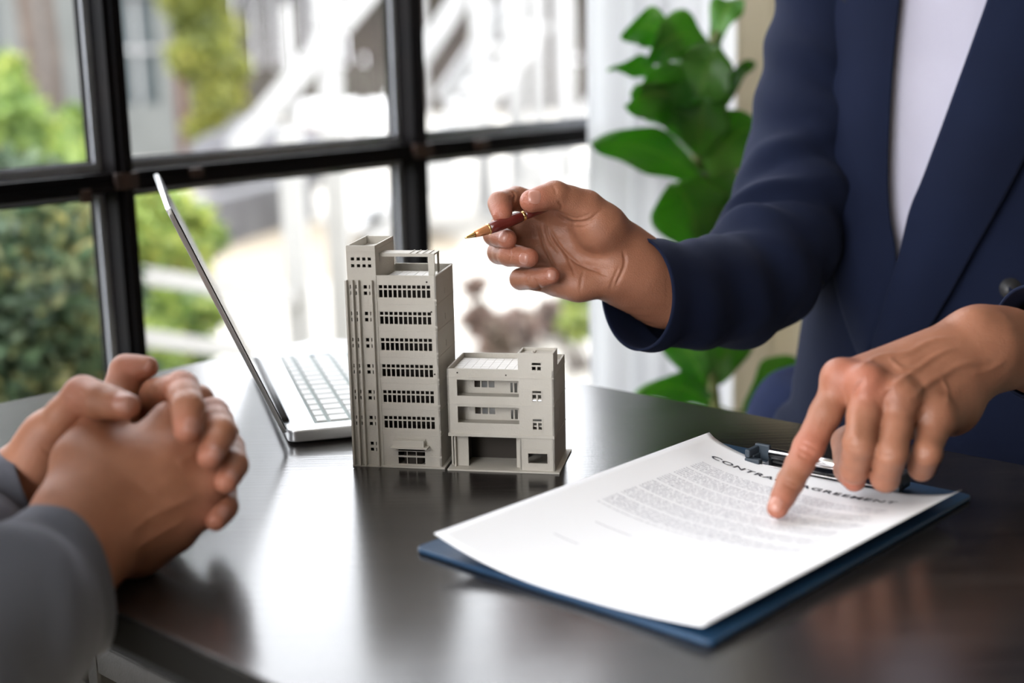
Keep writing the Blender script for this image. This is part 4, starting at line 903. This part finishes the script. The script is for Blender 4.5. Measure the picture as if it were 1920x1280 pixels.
Fb.chain(D, [pv(1.52, .02), pv(1.60, .0)], [.075, .085], .04); Fb.chain(D, [pv(1.46, .06), pv(1.50, .055)], [.03, .045], .04); Fb.chain(D, [pv(1.555, .108), pv(1.515, .122)], [.008, .014], .015)
for s_ in (-1, 1): Fb.chain(D, [pv(1.56, .0, s_*.088), pv(1.51, .0, s_*.084)], [.012, .009], .01)
VT, QT = Fb.mesh(D, 2)
VM, QM = join_np([(VA, QA), (VB, QB), (VT, QT)])
me = npmesh('body', VM, QM); tint_attr(me, VM, [P(995, 372, 1.11), P(940, 402, 1.12), P(951, 448, 1.13), P(998, 483, 1.13), P(1040, 516, 1.13), tipI, P(1602, 905, .962), P(1516, 838, .95), P(1590, 700, .955), P(1624, 716, .945)])
body = link('body', me, M_skin1, man, True)
bA = bvh_of(VA, QA); bB = bvh_of(VB, QB)
for nm, bv, tp, bs, wd in (('thumb', bA, (990, 368), (1014, 369), .0115), ('mid', bA, (951, 447), (936, 441), .0085), ('ring', bA, (990, 487), (973, 483), .0092), ('pinky', bA, (1043, 517), (1024, 514), .0082), ('index', bB, (1447, 958), (1458, 932), .0100)):
    nail('fingernail', bv, tp, bs, wd, M_nail, body)
M_hair = mat('black_hair', (.01, .008, .007), rough=.5, nscale=80, ncol=(.02, .015, .012), bump=.6, bscale=400)
Fh = Field(pv(1.48)-.14, pv(1.75)+.14, .006); Dh = Fh.new(); Fh.chain(Dh, [pv(1.60, -.02), pv(1.635, -.01)], [.090, .090], .03); Fh.chain(Dh, [pv(1.53, -.045), pv(1.6, -.03)], [.06, .08], .03); vh, qh = Fh.mesh(Dh, 2)
link('hair', npmesh('hair', vh, qh), M_hair, man, True)

def rest(V):
    """cloth and skin that would sink into the desk top lie flat on it"""
    r = np.ones(len(V), bool)
    for i in range(4):
        a, b_ = np.array(corners[i]), np.array(corners[(i+1) % 4]); e = b_-a; r &= (e[0]*(V[:, 1]-a[1])-e[1]*(V[:, 0]-a[0])) > 0
    r &= (V[:, 2] < ZT+.0008) & (V[:, 2] > ZT-.03); V = V.copy(); V[r, 2] = ZT+.0008; return V
# ---- clothes as lofts
def ring(c, nrm, ra, rb, up, n=96, sq=2.0):
    nrm = nz(nrm); A = nz(np.array(up)-nrm*(np.array(up) @ nrm)); B = np.cross(nrm, A); th = 2*math.pi*np.arange(n)/n
    e = 2/sq; cs, sn = np.cos(th), np.sin(th); return np.array(c)+np.outer(np.sign(cs)*np.abs(cs)**e*ra, A)+np.outer(np.sign(sn)*np.abs(sn)**e*rb, B)
def sleeve(name, keys, m, parent, up, N=150, n=112, seed=0, wr=.0030, cuffn=None, folds=(), thick=.0022, inner=.05, lie=False):
    """keys: rows (point, ra, rb); first key is the cuff opening"""
    K = spline([np.concatenate([p, [a, b]]) for p, a, b in keys], N); C = K[:, :3]; T = np.gradient(C, axis=0); T /= np.linalg.norm(T, axis=1, keepdims=True)
    s = np.concatenate([[0], np.cumsum(np.linalg.norm(np.diff(C, axis=0), axis=1))]); rings = []; th = 2*math.pi*np.arange(n)/n
    r = np.random.default_rng(seed); ph = r.uniform(0, 6.28, 12)
    for i in range(N):
        nn = T[i]
        if cuffn is not None: wv = max(0, 1-s[i]/.10)**1.0; nn = nz(T[i]*(1-wv)+nz(cuffn)*wv)
        R = ring(C[i], nn, K[i, 3], K[i, 4], up, n)
        d = np.zeros(n); fade = min(1, s[i]/.03)
        # soft oblique drag folds
        q = s[i]*1.0
        d += wr*.9*np.sin(q*95+2.2*np.sin(th+ph[0])+ph[1])*np.clip(np.sin(th+ph[2]+q*6)+.2, 0, 1)
        d += wr*.7*np.sin(q*60-2.6*np.sin(th*1+ph[3])+ph[4])*np.clip(np.sin(th*1+ph[5]-q*9)+.1, 0, 1)
        d += wr*.35*np.sin(q*150+3*th+ph[6])*np.clip(np.sin(2*th+ph[7]+q*12), 0, 1)
        for s0, t0, ws_, wt, amp, sl_ in folds:
            dt = (th-t0+math.pi) % (2*math.pi)-math.pi; d += amp*np.exp(-((q-s0-sl_*dt)/ws_)**2-(dt/wt)**2)
        out = (R-C[i])/np.linalg.norm(R-C[i], axis=1, keepdims=True); rings.append(R+out*(d*fade)[:, None])
    V, Q = loft(rings)
    # hem turned inside: inner wall
    inn = []; k = int(np.searchsorted(s, inner)); 
    for i in range(0, k): inn.append(C[i]+(rings[i]-C[i])*(1-thick/np.linalg.norm(rings[i]-C[i], axis=1, keepdims=True)))
    V2, Q2 = loft(inn); n0 = len(V); V = np.vstack([V, V2]); a = np.arange(n); b_ = (a+1) % n
    Q = np.vstack([Q, Q2[:, ::-1]+n0, np.stack([a, n0+a, n0+b_, b_], 1)])
    if lie: V = rest(V)
    return link(name, npmesh(name, V, Q), m, parent, True)
M_navy = fabric('navy_wool', lin((13, 22, 46)), lin((10, 18, 40)), sheen=.15)
M_navy2 = M_navy
M_tee = fabric('pale_cotton', lin((186, 184, 200)), lin((178, 176, 192)), sheen=.1, scale=700)
M_greys = fabric('grey_suit_wool', lin((96, 98, 106)), lin((87, 89, 97)), sheen=.3)
# jacket torso from horizontal rings; left outline follows the photograph
lv = []
for py, lx, d, a, b_ in ((-230, 1500, 1.45, .165, .105), (-100, 1478, 1.445, .172, .115), (0, 1473, 1.44, .175, .122), (150, 1474, 1.43, .175, .126), (300, 1480, 1.42, .170, .128), (430, 1502, 1.41, .160, .122), (540, 1524, 1.40, .152, .117), (640, 1514, 1.40, .152, .118), (720, 1504, 1.39, .158, .122), (765, 1496, 1.385, .162, .126), (800, 1468, 1.38, .172, .132), (900, 1450, 1.38, .180, .136), (1000, 1445, 1.38, .184, .138)):
    ext = math.sqrt((a*math.cos(math.radians(24)))**2+(b_*math.sin(math.radians(24)))**2); c = P(lx+ext/d*FPX, py, d); lv.append([*c, a, b_])
tp = lv[0]; nk = pv(0, -.03)
lv = [[nk[0], nk[1], tp[2]+.075, .064, .066], [nk[0]*.7+tp[0]*.3, nk[1]*.7+tp[1]*.3, tp[2]+.050, .085, .076], [nk[0]*.3+tp[0]*.7, nk[1]*.3+tp[1]*.7, tp[2]+.026, .135, .092]]+lv
K = spline(lv, 130); rings = []; n = 160; th = 2*math.pi*np.arange(n)/n
for k_ in K:
    R = ring(k_[:3], WZ, k_[3], k_[4], SD, n, 2.25); z = k_[2]
    fr = (R-k_[:3]) @ FD/k_[4]
    d = .0020*np.sin(z*38+3*np.sin(th*2))*np.clip(np.cos(th*3), 0, 1)+.0025*np.sin(th*9+z*14)*np.clip(.95-z, 0, 1)*2
    out = nz(np.array([1., 0, 0])); o2 = (R-k_[:3]); o2 /= np.linalg.norm(o2, axis=1, keepdims=True); rings.append(R+o2*d[:, None])
VJ, QJ = loft(rings); bJ = bvh_of(VJ, QJ)
cen = VJ[QJ].mean(1); px = np.array([PIX(c)[:2] for c in cen]); facing = (np.cross(VJ[QJ[:, 1]]-VJ[QJ[:, 0]], VJ[QJ[:, 2]]-VJ[QJ[:, 1]]))
front = ((cen-np.array([TC0[0], TC0[1], 0])) @ FD) > 0
def inside(px, poly):
    x, y = px[:, 0], px[:, 1]; r = np.zeros(len(px), bool); n = len(poly)
    for i in range(n):
        (x1, y1), (x2, y2) = poly[i], poly[(i+1) % n]
        c = ((y1 > y) != (y2 > y)); r ^= c & (x < (x2-x1)*(y-y1)/np.where(y2 == y1, 1e-9, y2-y1)+x1)
    return r
opening = inside(px, [(1668, -400), (1660, 150), (1655, 330), (1668, 480), (1690, 500), (1715, 450), (1800, 260), (1880, 40), (1960, -400)]) & front
VJs = VJ.copy(); lapel_parent = empty
tee = link('t_shirt', npmesh('t_shirt', VJ+(np.array([TC0[0], TC0[1], 0])*[1, 1, 0]+VJ*[0, 0, 1]-VJ)*.05, QJ), M_tee, man, True)
jk = link('jacket', npmesh('jacket', VJ, QJ[~opening]), M_navy, man, True)
def drape(name, left, right, m, parent, bvh, off0, off1, mid=0, nu=26, nv=90, thick=.0025, back=None):
    """a strip of cloth laid on the surface between two pixel outlines"""
    Lp, Rp = spline(left, nv), spline(right, nv); V = []
    for j in range(nv):
        for i in range(nu):
            t = i/(nu-1); q = Lp[j]*(1-t)+Rp[j]*t; p, nn = hit(bvh, *q)
            if p is None:
                p, nn = V[-1], -_F
            o = off0*(1-t)+off1*t+mid*math.sin(math.pi*t); V.append(p+(-nz(p-CPOS))*o*.6+(nn if nn @ _F < 0 else -nn)*o*.4)
    V = np.array(V); G_ = V.reshape(nv, nu, 3)
    for _ in range(3): G_[1:-1] = (G_[:-2]+2*G_[1:-1]+G_[2:])/4; G_[:, 1:-1] = (G_[:, :-2]+2*G_[:, 1:-1]+G_[:, 2:])/4
    Q = [(j*nu+i, j*nu+i+1, (j+1)*nu+i+1, (j+1)*nu+i) for j in range(nv-1) for i in range(nu-1)]
    o = link(name, npmesh(name, G_.reshape(-1, 3), Q), m, parent, True); md = o.modifiers.new('thickness', 'SOLIDIFY'); md.thickness = thick; md.offset = 0; return o
drape('lapel', [(1556, -160), (1549, 0), (1545, 150), (1544, 300), (1552, 420), (1573, 540), (1600, 630), (1628, 694)], [(1706, -160), (1690, 0), (1675, 150), (1668, 300), (1671, 400), (1683, 490), (1665, 590), (1634, 694)], M_navy, jk, bJ, .006, .009, .006, thick=.004)
drape('lapel', [(1905, -160), (1852, 0), (1790, 178), (1735, 330), (1709, 395), (1689, 480), (1660, 580), (1637, 660)], [(2080, 60), (2010, 150), (1935, 270), (1882, 370), (1826, 470), (1776, 560), (1722, 642), (1660, 700)], M_navy, jk, bJ, .013, .008, .006, thick=.004)
drape('lapel_seam_shade', [(1560, -14), (1585, 0), (1600, 9), (1613, 16)], [(1562, -9), (1586, 5), (1601, 14), (1613, 19)], mat('seam_shadow_strip', (.004, .005, .010), rough=.9), jk, bJ, .0135, .0135, 0, nu=3, nv=16, thick=.0008)  # dark strip stands in for the shade in the lapel notch
for (bx, by, off) in ((1895, 541, .004),):
    p, nn = hit(bJ, bx, by)
    if p is not None:
        m = MB(); m.tube([p, p+nn*.006], [.0098, .0095], 24); m.build('button', M_blk, jk, True)
m = MB(); q = P(1529, 530, 1.305); ax_ = nz(-CR*.92-_F*.35); m.tube([q, q+ax_*.0035, q+ax_*.0045], [.0105, .0105, .0088], 24); m.tube([q-ax_*.008, q], [.002, .002], 8); m.build('button', M_blk, jk, True)
up_ = CU
sleeve('sleeve', [(P(1194, 550, 1.168), .0475, .040), (P(1250, 552, 1.195), .0465, .041), (P(1320, 550, 1.235), .0475, .044), (P(1392, 535, 1.285), .055, .050), (P(1452, 470, 1.335), .060, .056),
                  (P(1482, 380, 1.370), .058, .055), (P(1504, 280, 1.395), .054, .054), (P(1522, 170, 1.41), .054, .053), (P(1541, 60, 1.42), .052, .052), (P(1570, -60, 1.43), .056, .056), (P(1640, -150, 1.43), .055, .06)],
       M_navy, jk, CU+CR*-.10, seed=3, wr=.0030, cuffn=nz(CR*.80-_F*-.75+CU*.05), folds=[(.20, .3, .014, 1.0, .006, .02), (.235, .2, .012, 1.0, -.006, .03), (.265, .4, .014, 1.2, .007, .03), (.30, .3, .013, 1.0, -.005, .03), (.335, .5, .015, 1.1, .005, .03), (.16, 0, .012, .9, -.004, .02)])
sleeve('sleeve', [(P(1928, 640, 1.045), .042, .040), (P(2000, 655, 1.085), .045, .043), (P(2120, 668, 1.165), .052, .050), (P(2230, 640, 1.24), .058, .055), (P(2225, 400, 1.29), .058, .056), (P(2160, 100, 1.32), .06, .058), (P(2080, -80, 1.36), .058, .06)],
       M_navy, jk, CU, seed=5, cuffn=nz(CR*.9+_F*.4))
# trousers: seated on the chair side, only a sliver shows above the desk
M_trous = fabric('navy_trouser_wool', lin((17, 29, 62)), lin((14, 25, 55)), sheen=.15)
hp = lambda s, f, z: TC0+SD*s+FD*f+WZ*z
for s_, side in ((-.10, 1), (.10, 1)):
    kk = spline([[*hp(s_, -.02, .69), .02, .02], [*hp(s_, -.02, .688), .09, .09], [*hp(s_*1.1, 0.0, .60), .10, .10], [*hp(s_*1.15, .01, .38), .075, .075], [*hp(s_*1.15, -.02, .10), .06, .06]], 50)
    V, Q = loft([ring(k_[:3], WZ, k_[3], k_[4], SD, 64) for k_ in kk]); link('trouser_leg', npmesh('trouser_leg', V, Q), M_trous, man, True)
    m = MB(); a = hp(s_*1.15, -.05, .045); m.tube([a-FD*.05, a, a+FD*.10, a+FD*.16], [.035, .042, .04, .02], 16); m.build('shoe', M_blk, man, True)
# hip flare of the jacket hem behind the desk edge
m_ = P(1478, 792, 1.36)

# ---- clasped hands of the person in grey
gman = empty('person', W(-1.05, 0.75, 0), label='person in grey suit at the left edge with clasped hands on the desk', cat='person')
cw0 = P(150, 985, .862)
ciM, cmM, crM, cpM = P(322, 792, .905), P(366, 838, .893), P(386, 900, .888), P(372, 955, .890)
palmC = [([cw0+CU*.006, ciM], [.021, .0130]), ([cw0, cmM], [.022, .0140]), ([cw0-CU*.006, crM], [.022, .0135]), ([P(165, 1025, .862), cpM], [.020, .0125]),
         ([P(148, 930, .872), P(160, 868, .885), P(194, 802, .900)], [.018, .0182, .0150]), ([P(190, 1010, .872), P(255, 1030, .888), P(330, 1000, .892)], [.020, .0150, .012]),
         ([P(200, 900, .878), P(300, 900, .885)], [.022, .019])]
fC = [
    (*fpts([P(195, 800, .905), P(222, 745, .935), P(238, 696, .945), P(276, 688, .940)], [.0140, .0118, .0112, .0075]), .007),
    (*fpts([ciM, P(370, 752, .935), P(352, 742, .962), P(330, 760, .975)], [.0130, .0105, .0095, .008]), .006),
    (*fpts([cmM, P(416, 815, .930), P(410, 790, .962), P(380, 800, .978)], [.0130, .0105, .0095, .008]), .006),
    (*fpts([crM, P(428, 880, .925), P(425, 850, .955), P(400, 850, .975)], [.0125, .0102, .0092, .008]), .006),
    (*fpts([cpM, P(404, 945, .920), P(410, 915, .945), P(395, 900, .965)], [.0115, .0092, .0085, .0075]), .006)]
armC = ([cw0, P(132, 1040, .850), P(76, 1115, .815), P(0, 1190, .78)], [.0250, .0262, .029, .033], (nz(VW_), .88))
VC, QC = build_field(palmC, .014, fC, armC, h=.0012)
dw0 = P(66, 903, .940)
palmD = [([dw0, P(255, 775, .965)], [.019, .0130]), ([dw0, P(290, 830, .965)], [.019, .0135]), ([dw0, P(300, 880, .962)], [.021, .013]), ([dw0, P(300, 930, .955)], [.020, .0125]),
         ([P(72, 885, .932), P(84, 840, .925), P(95, 815, .920)], [.0185, .0175, .0150])]
fD = [
    (*fpts([P(92, 818, .920), P(156, 742, .898), P(190, 752, .885), P(238, 761, .872)], [.0150, .0125, .0112, .0082]), .008),      # thumb over the top
    (*fpts([P(265, 775, .965), P(296, 742, .935), P(340, 728, .905), P(353, 765, .878), P(349, 808, .866)], [.0125, .0115, .0108, .0098, .0078]), .006),
    (*fpts([P(290, 825, .965), P(398, 778, .915), P(412, 812, .888), P(394, 856, .868)], [.0125, .0108, .0100, .0080]), .006),
    (*fpts([P(300, 880, .962), P(428, 840, .918), P(437, 872, .893), P(424, 903, .877)], [.0122, .0100, .0092, .0075]), .006),
    (*fpts([P(300, 930, .955), P(415, 920, .910), P(420, 950, .893), P(405, 975, .882)], [.0115, .0092, .0085, .0070]), .006)]
armD = ([dw0, P(30, 922, .938), P(-40, 966, .925), P(-110, 1010, .90)], [.0200, .0200, .024, .030])
VD, QD = build_field(palmD, .013, fD, armD, h=.0012)
bC, bD = bvh_of(VC, QC), bvh_of(VD, QD)
VC = carve(VC, QC, bC, [([(240, 1000), (280, 970), (330, 945), (370, 930)], .0022, .0010), ([(250, 1030), (300, 1000), (345, 975)], .002, .0008), ([(245, 905), (290, 930), (330, 925)], .003, -.0008), ([(330, 870), (350, 860), (368, 850)], .003, .001)])
VD = carve(VD, QD, bD, [([(80, 838), (92, 852), (105, 858)], .0012, -.0006), ([(148, 728), (160, 740), (170, 756)], .001, -.0006), ([(340, 726), (352, 738), (360, 742)], .001, -.0006)])
gL = W(-1.05, 0.75, 0); gt = lambda z, f=0, s=0: np.array([G(-640, 1000)[0], G(-640, 1000)[1], 0])+GF*f+GS*s+WZ*z
GF = nz(np.array([.75, .55, 0])); GS = np.array([-GF[1], GF[0], 0])
gshC, gshD = gt(1.20, .02, -.17), gt(1.20, .02, .17); gelC = P(-290, 1400, .69); gelD = gt(.90, .08, .22)
Fg = Field(gt(.9)-np.array([.36, .36, .46]), gt(.9)+np.array([.62, .50, .84]), .0085); D = Fg.new()
Fg.chain(D, [gt(.55), gt(.8), gt(1.0), gt(1.18)], [.095, .085, .09, .08], .04); Fg.chain(D, [gt(1.18, 0, -.08), gt(1.18, 0, .08)], [.07, .07], .04)
for s_, e_, w_ in ((gshC, gelC, P(0, 1190, .78)), (gshD, gelD, P(-110, 1010, .90))): Fg.chain(D, [s_, (s_+e_)/2, e_, w_], [.036, .036, .031, .033], .02)
Fg.chain(D, [gt(1.25), gt(1.38, .01)], [.055, .05], .04); Fg.chain(D, [gt(1.50, .02), gt(1.57)], [.075, .083], .04); Fg.chain(D, [gt(1.44, .06), gt(1.48, .055)], [.03, .045], .04); Fg.chain(D, [gt(1.53, .108), gt(1.49, .120)], [.008, .014], .015)
for s_ in (-1, 1): Fg.chain(D, [gt(1.54, 0, s_*.086), gt(1.49, 0, s_*.082)], [.012, .009], .01)
VC = rest(VC); VD = rest(VD)
VG, QG = Fg.mesh(D, 2)
VM, QM = join_np([(VC, QC), (VD, QD), (VG, QG)])
me = npmesh('body', VM, QM); tint_attr(me, VM, [P(240, 758, .862), P(349, 806, .86), P(394, 856, .86), P(424, 903, .87), P(405, 975, .875), P(240, 692, .935), P(340, 725, .90), P(398, 778, .91), P(156, 740, .89)], .014)
gbody = link('body', me, M_skin2, gman, True); bD = bvh_of(VD, QD); bC = bvh_of(VC, QC)
for bv, tp, bs, wd in ((bD, (250, 757), (212, 748), .0125), (bD, (358, 812), (362, 782), .0100), (bD, (402, 860), (409, 838), .0092), (bD, (433, 897), (438, 882), .0082), (bD, (417, 968), (424, 948), .0075), (bC, (284, 690), (272, 684), .008)):
    nail('fingernail', bv, tp, bs, wd, M_nail, gbody)
Fh = Field(gt(1.58)-.16, gt(1.58)+.16, .007); Dh = Fh.new(); Fh.chain(Dh, [gt(1.57, -.02), gt(1.605, -.01)], [.090, .090], .03); vh, qh = Fh.mesh(Dh, 2); link('hair', npmesh('hair', vh, qh), M_hair, gman, True)
# grey jacket
rings = [ring(gt(z), WZ, a, b_, GS, 96, 2.2) for z, a, b_ in [(k[0], k[1], k[2]) for k in spline([[.50, .17, .14], [.7, .165, .135], [.9, .155, .125], [1.05, .165, .13], [1.2, .17, .115], [1.27, .13, .09], [1.32, .07, .065]], 60)]]
V, Q = loft(rings); gj = link('jacket', npmesh('jacket', V, Q), M_greys, gman, True)
sleeve('sleeve', [(P(146, 1076, .860), .0500, .044), (P(102, 1100, .840), .0500, .046), (P(36, 1152, .800), .054, .050), (P(-90, 1250, .750), .056, .052), (gelC, .060, .056), ((gelC+gshC)/2+WZ*.02, .060, .058), (gshC, .062, .062), (gt(1.23, 0, -.08), .05, .05)],
       M_greys, gj, CU*.97-CR*.23, seed=8, wr=.0022, cuffn=nz(-CR*.90-CU*.24-_F*.85), folds=[(.045, 5.9, .016, .6, -.005, .03), (.075, .2, .018, .8, .004, .02)])
sleeve('sleeve', [(P(62, 918, .940), .0310, .041), (P(8, 940, .936), .0345, .043), (P(-60, 985, .922), .040, .042), (P(-130, 1010, .90), .050, .048), (gelD, .056, .054), ((gelD+gshD)/2, .058, .056), (gshD, .06, .06), (gt(1.23, 0, .08), .05, .05)],
       M_greys, gj, CU, seed=9, wr=.002, lie=True)
V, Q = loft([ring(k[:3], WZ, k[3], k[4], GS, 64) for k in spline([[*gt(.66), .16, .13], [*gt(.50), .17, .15], [*gt(.46, .1), .15, .12]], 20)]); link('trousers', npmesh('trousers', V, Q), fabric('grey_trouser_wool', lin((84, 87, 94)), lin((76, 79, 86))), gman, True)

# ================================================================ plant: fiddle-leaf fig on a stand behind the desk
pc = P(1330, 760, 1.86); plant = empty('potted_plant', (pc[0], pc[1], 0), label='tall green fiddle-leaf fig in a pot between the desk and curtains', cat='plant')
m = MB((pc[0], pc[1], 0)); m.tube([(0, 0, 0), (0, 0, .02), (0, 0, .30), (0, 0, .31), (0, 0, .29)], [.10, .11, .14, .145, .13], 36); m.build('pot', mat('white_ceramic', (.7, .7, .68), rough=.3, nscale=10, ncol=(.66, .66, .64)), plant, True)
m = MB((pc[0], pc[1], 0)); m.tube([(0, 0, .26), (0, 0, .285)], .128, 30); m.build('soil', mat('soil', (.04, .03, .02), rough=1, nscale=60, ncol=(.08, .06, .04), bump=1, bscale=200), plant)
M_stem = mat('green_brown_stem', lin((120, 132, 72)), rough=.6, nscale=60, ncol=lin((96, 104, 60)), bump=.3, bscale=300)
stemp = [(pc[0], pc[1], .27), P(1340, 800, 1.86), P(1332, 700, 1.86), P(1322, 560, 1.86), P(1314, 420, 1.86), P(1305, 300, 1.86), P(1303, 200, 1.86), P(1320, 120, 1.86), P(1345, 60, 1.86)]
sp_ = spline(stemp, 40); m = MB(); m.tube(list(sp_), list(np.linspace(.0085, .0045, 40)), 12); m.build('stem', M_stem, plant, True)
m_leaf = bpy.data.materials.new('fig_leaf'); m_leaf.use_nodes = True; nt = m_leaf.node_tree; b = nt.nodes['Principled BSDF']; N = nt.nodes.new; L = nt.links.new
o_ = nt.nodes['Material Output']; uv = N('ShaderNodeUVMap'); sx3 = N('ShaderNodeSeparateXYZ'); L(uv.outputs[0], sx3.inputs[0])
# veins: midrib and side ribs drawn from the leaf's own coordinates
ma = N('ShaderNodeMath'); ma.operation = 'SUBTRACT'; ma.inputs[1].default_value = .5; L(sx3.outputs[0], ma.inputs[0]); ab_ = N('ShaderNodeMath'); ab_.operation = 'ABSOLUTE'; L(ma.outputs[0], ab_.inputs[0])
md_ = N('ShaderNodeMath'); md_.operation = 'LESS_THAN'; md_.inputs[1].default_value = .022; L(ab_.outputs[0], md_.inputs[0])
m1 = N('ShaderNodeMath'); m1.operation = 'MULTIPLY_ADD'; m1.inputs[1].default_value = -1.1; L(ab_.outputs[0], m1.inputs[0]); L(sx3.outputs[1], m1.inputs[2])
m2 = N('ShaderNodeMath'); m2.operation = 'MULTIPLY'; m2.inputs[1].default_value = 9; L(m1.outputs[0], m2.inputs[0]); m3 = N('ShaderNodeMath'); m3.operation = 'FRACT'; L(m2.outputs[0], m3.inputs[0]); m4 = N('ShaderNodeMath'); m4.operation = 'LESS_THAN'; m4.inputs[1].default_value = .10; L(m3.outputs[0], m4.inputs[0])
mxv = N('ShaderNodeMath'); mxv.operation = 'MAXIMUM'; L(md_.outputs[0], mxv.inputs[0]); m5 = N('ShaderNodeMath'); m5.operation = 'MULTIPLY'; m5.inputs[1].default_value = .45; L(m4.outputs[0], m5.inputs[0]); L(m5.outputs[0], mxv.inputs[1])
nzt = N('ShaderNodeTexNoise'); nzt.inputs['Scale'].default_value = 12; tc = N('ShaderNodeTexCoord'); L(tc.outputs['Object'], nzt.inputs[0]); cr_ = N('ShaderNodeValToRGB'); cr_.color_ramp.elements[0].color = (*lin((54, 108, 46)), 1); cr_.color_ramp.elements[1].color = (*lin((100, 152, 62)), 1); cr_.color_ramp.elements[0].position = .35; cr_.color_ramp.elements[1].position = .65; L(nzt.outputs[0], cr_.inputs[0])
mx_ = N('ShaderNodeMix'); mx_.data_type = 'RGBA'; L(mxv.outputs[0], mx_.inputs[0]); L(cr_.outputs[0], mx_.inputs[6]); mx_.inputs[7].default_value = (*lin((128, 168, 72)), 1); oi = N('ShaderNodeObjectInfo'); mr = N('ShaderNodeMapRange'); mr.inputs['To Min'].default_value = .45; mr.inputs['To Max'].default_value = 1.25; L(oi.outputs['Random'], mr.inputs[0]); hv = N('ShaderNodeHueSaturation'); L(mr.outputs[0], hv.inputs['Value']); L(mx_.outputs[2], hv.inputs['Color']); L(hv.outputs[0], b.inputs['Base Color']); b.inputs['Roughness'].default_value = .30
tl = N('ShaderNodeBsdfTranslucent'); tl.inputs[0].default_value = (*lin((110, 180, 30)), 1); xs_ = N('ShaderNodeMixShader'); xs_.inputs[0].default_value = .48; L(b.outputs[0], xs_.inputs[1]); L(tl.outputs[0], xs_.inputs[2]); L(xs_.outputs[0], o_.inputs[0])
def leaf(base, tip, wid, roll=0.0, bend=.02, fold=.15, wob=0):
    """base, tip: (px, py, depth); wid in metres"""
    a, c = P(*base), P(*tip); ax = c-a; Lh = np.linalg.norm(ax); wid = wid*1.10; x = nz(ax); vd = nz(CPOS-(a+c)/2); s = nz(np.cross(x, vd)); nn = np.cross(s, x); s2 = s*math.cos(roll)+nn*math.sin(roll); n2 = np.cross(s2, x)
    V, UV = [], []; nu, nv = 10, 16
    for j in range(nv+1):
        t = j/nv; prof = (math.sin(math.pi*min(1, t**.80))**.62)*(.55+.45*math.sin(math.pi*.5*min(1, t*1.5)))*(1-.12*math.sin(t*7)**2) if 0 < t < 1 else .02
        ctr = a+x*Lh*t+WZ*bend*math.sin(math.pi*t)-n2*bend*.3*t*t
        for i in range(nu+1):
            u = -1+2*i/nu; w_ = wid/2*prof; p = ctr+s2*w_*u+n2*(abs(u)**1.3*fold*w_+.006*math.sin(t*11+u*2+wob)*abs(u)); V.append(p); UV.append((i/nu, t))
    Q = [(j*(nu+1)+i, j*(nu+1)+i+1, (j+1)*(nu+1)+i+1, (j+1)*(nu+1)+i) for j in range(nv) for i in range(nu)]
    me = npmesh('leaf', V, Q); ul = me.uv_layers.new(name='uv'); vi = np.zeros(len(me.loops), np.int32); me.loops.foreach_get('vertex_index', vi); ul.data.foreach_set('uv', np.array(UV, np.float32)[vi].ravel()); me.materials.append(m_leaf)
    o = link('leaf', me, None, plant, True); md = o.modifiers.new('thickness', 'SOLIDIFY'); md.thickness = .0008
    b0 = sp_[np.argmin(np.linalg.norm(sp_-a, axis=1))]; m = MB(); m.tube([b0, (a+b0)/2-WZ*.002, a+x*.004], .0022, 8); m.build('petiole', M_stem, o, True)
D0 = 1.86
for args in [((1338, 92, D0), (1388, -6, D0+.03), .044, .4), ((1262, 92, D0-.02), (1168, 68, D0-.05), .052, .1), ((1330, 78, D0-.01), (1216, 112, D0-.06), .062, .15), ((1298, 245, D0), (1346, 88, D0-.07), .085, .45),
             ((1250, 168, D0), (1142, 138, D0-.04), .030, .5), ((1305, 215, D0-.02), (1182, 196, D0-.10), .078, -.1), ((1300, 262, D0-.01), (1192, 168, D0-.09), .070, .3), ((1320, 345, D0-.01), (1110, 272, D0-.06), .058, .1),
             ((1328, 250, D0), (1416, 112, D0+.04), .026, .3), ((1322, 330, D0), (1430, 240, D0+.03), .085, -.3), ((1316, 470, D0-.01), (1262, 350, D0-.11), .100, 0), ((1316, 480, D0), (1362, 372, D0-.06), .085, -.2),
             ((1310, 300, D0), (1322, 190, D0-.10), .075, .1), ((1330, 735, D0), (1238, 628, D0-.03), .055, .4), ((1332, 725, D0), (1408, 622, D0-.05), .060, -.4), ((1392, 776, D0-.02), (1514, 684, D0+.02), .048, -.2),
             ((1345, 765, D0), (1195, 742, D0-.05), .040, .2), ((1312, 320, D0), (1240, 250, D0+.10), .070, .2), ((1318, 400, D0), (1400, 330, D0+.08), .080, -.2), ((1310, 150, D0), (1258, 70, D0+.06), .05, .2), ((1326, 600, D0), (1450, 560, D0+.02), .06, .2), ((1325, 560, D0), (1225, 520, D0+.02), .06, .2)]:
    leaf(*args, wob=len(args)+args[0][0])
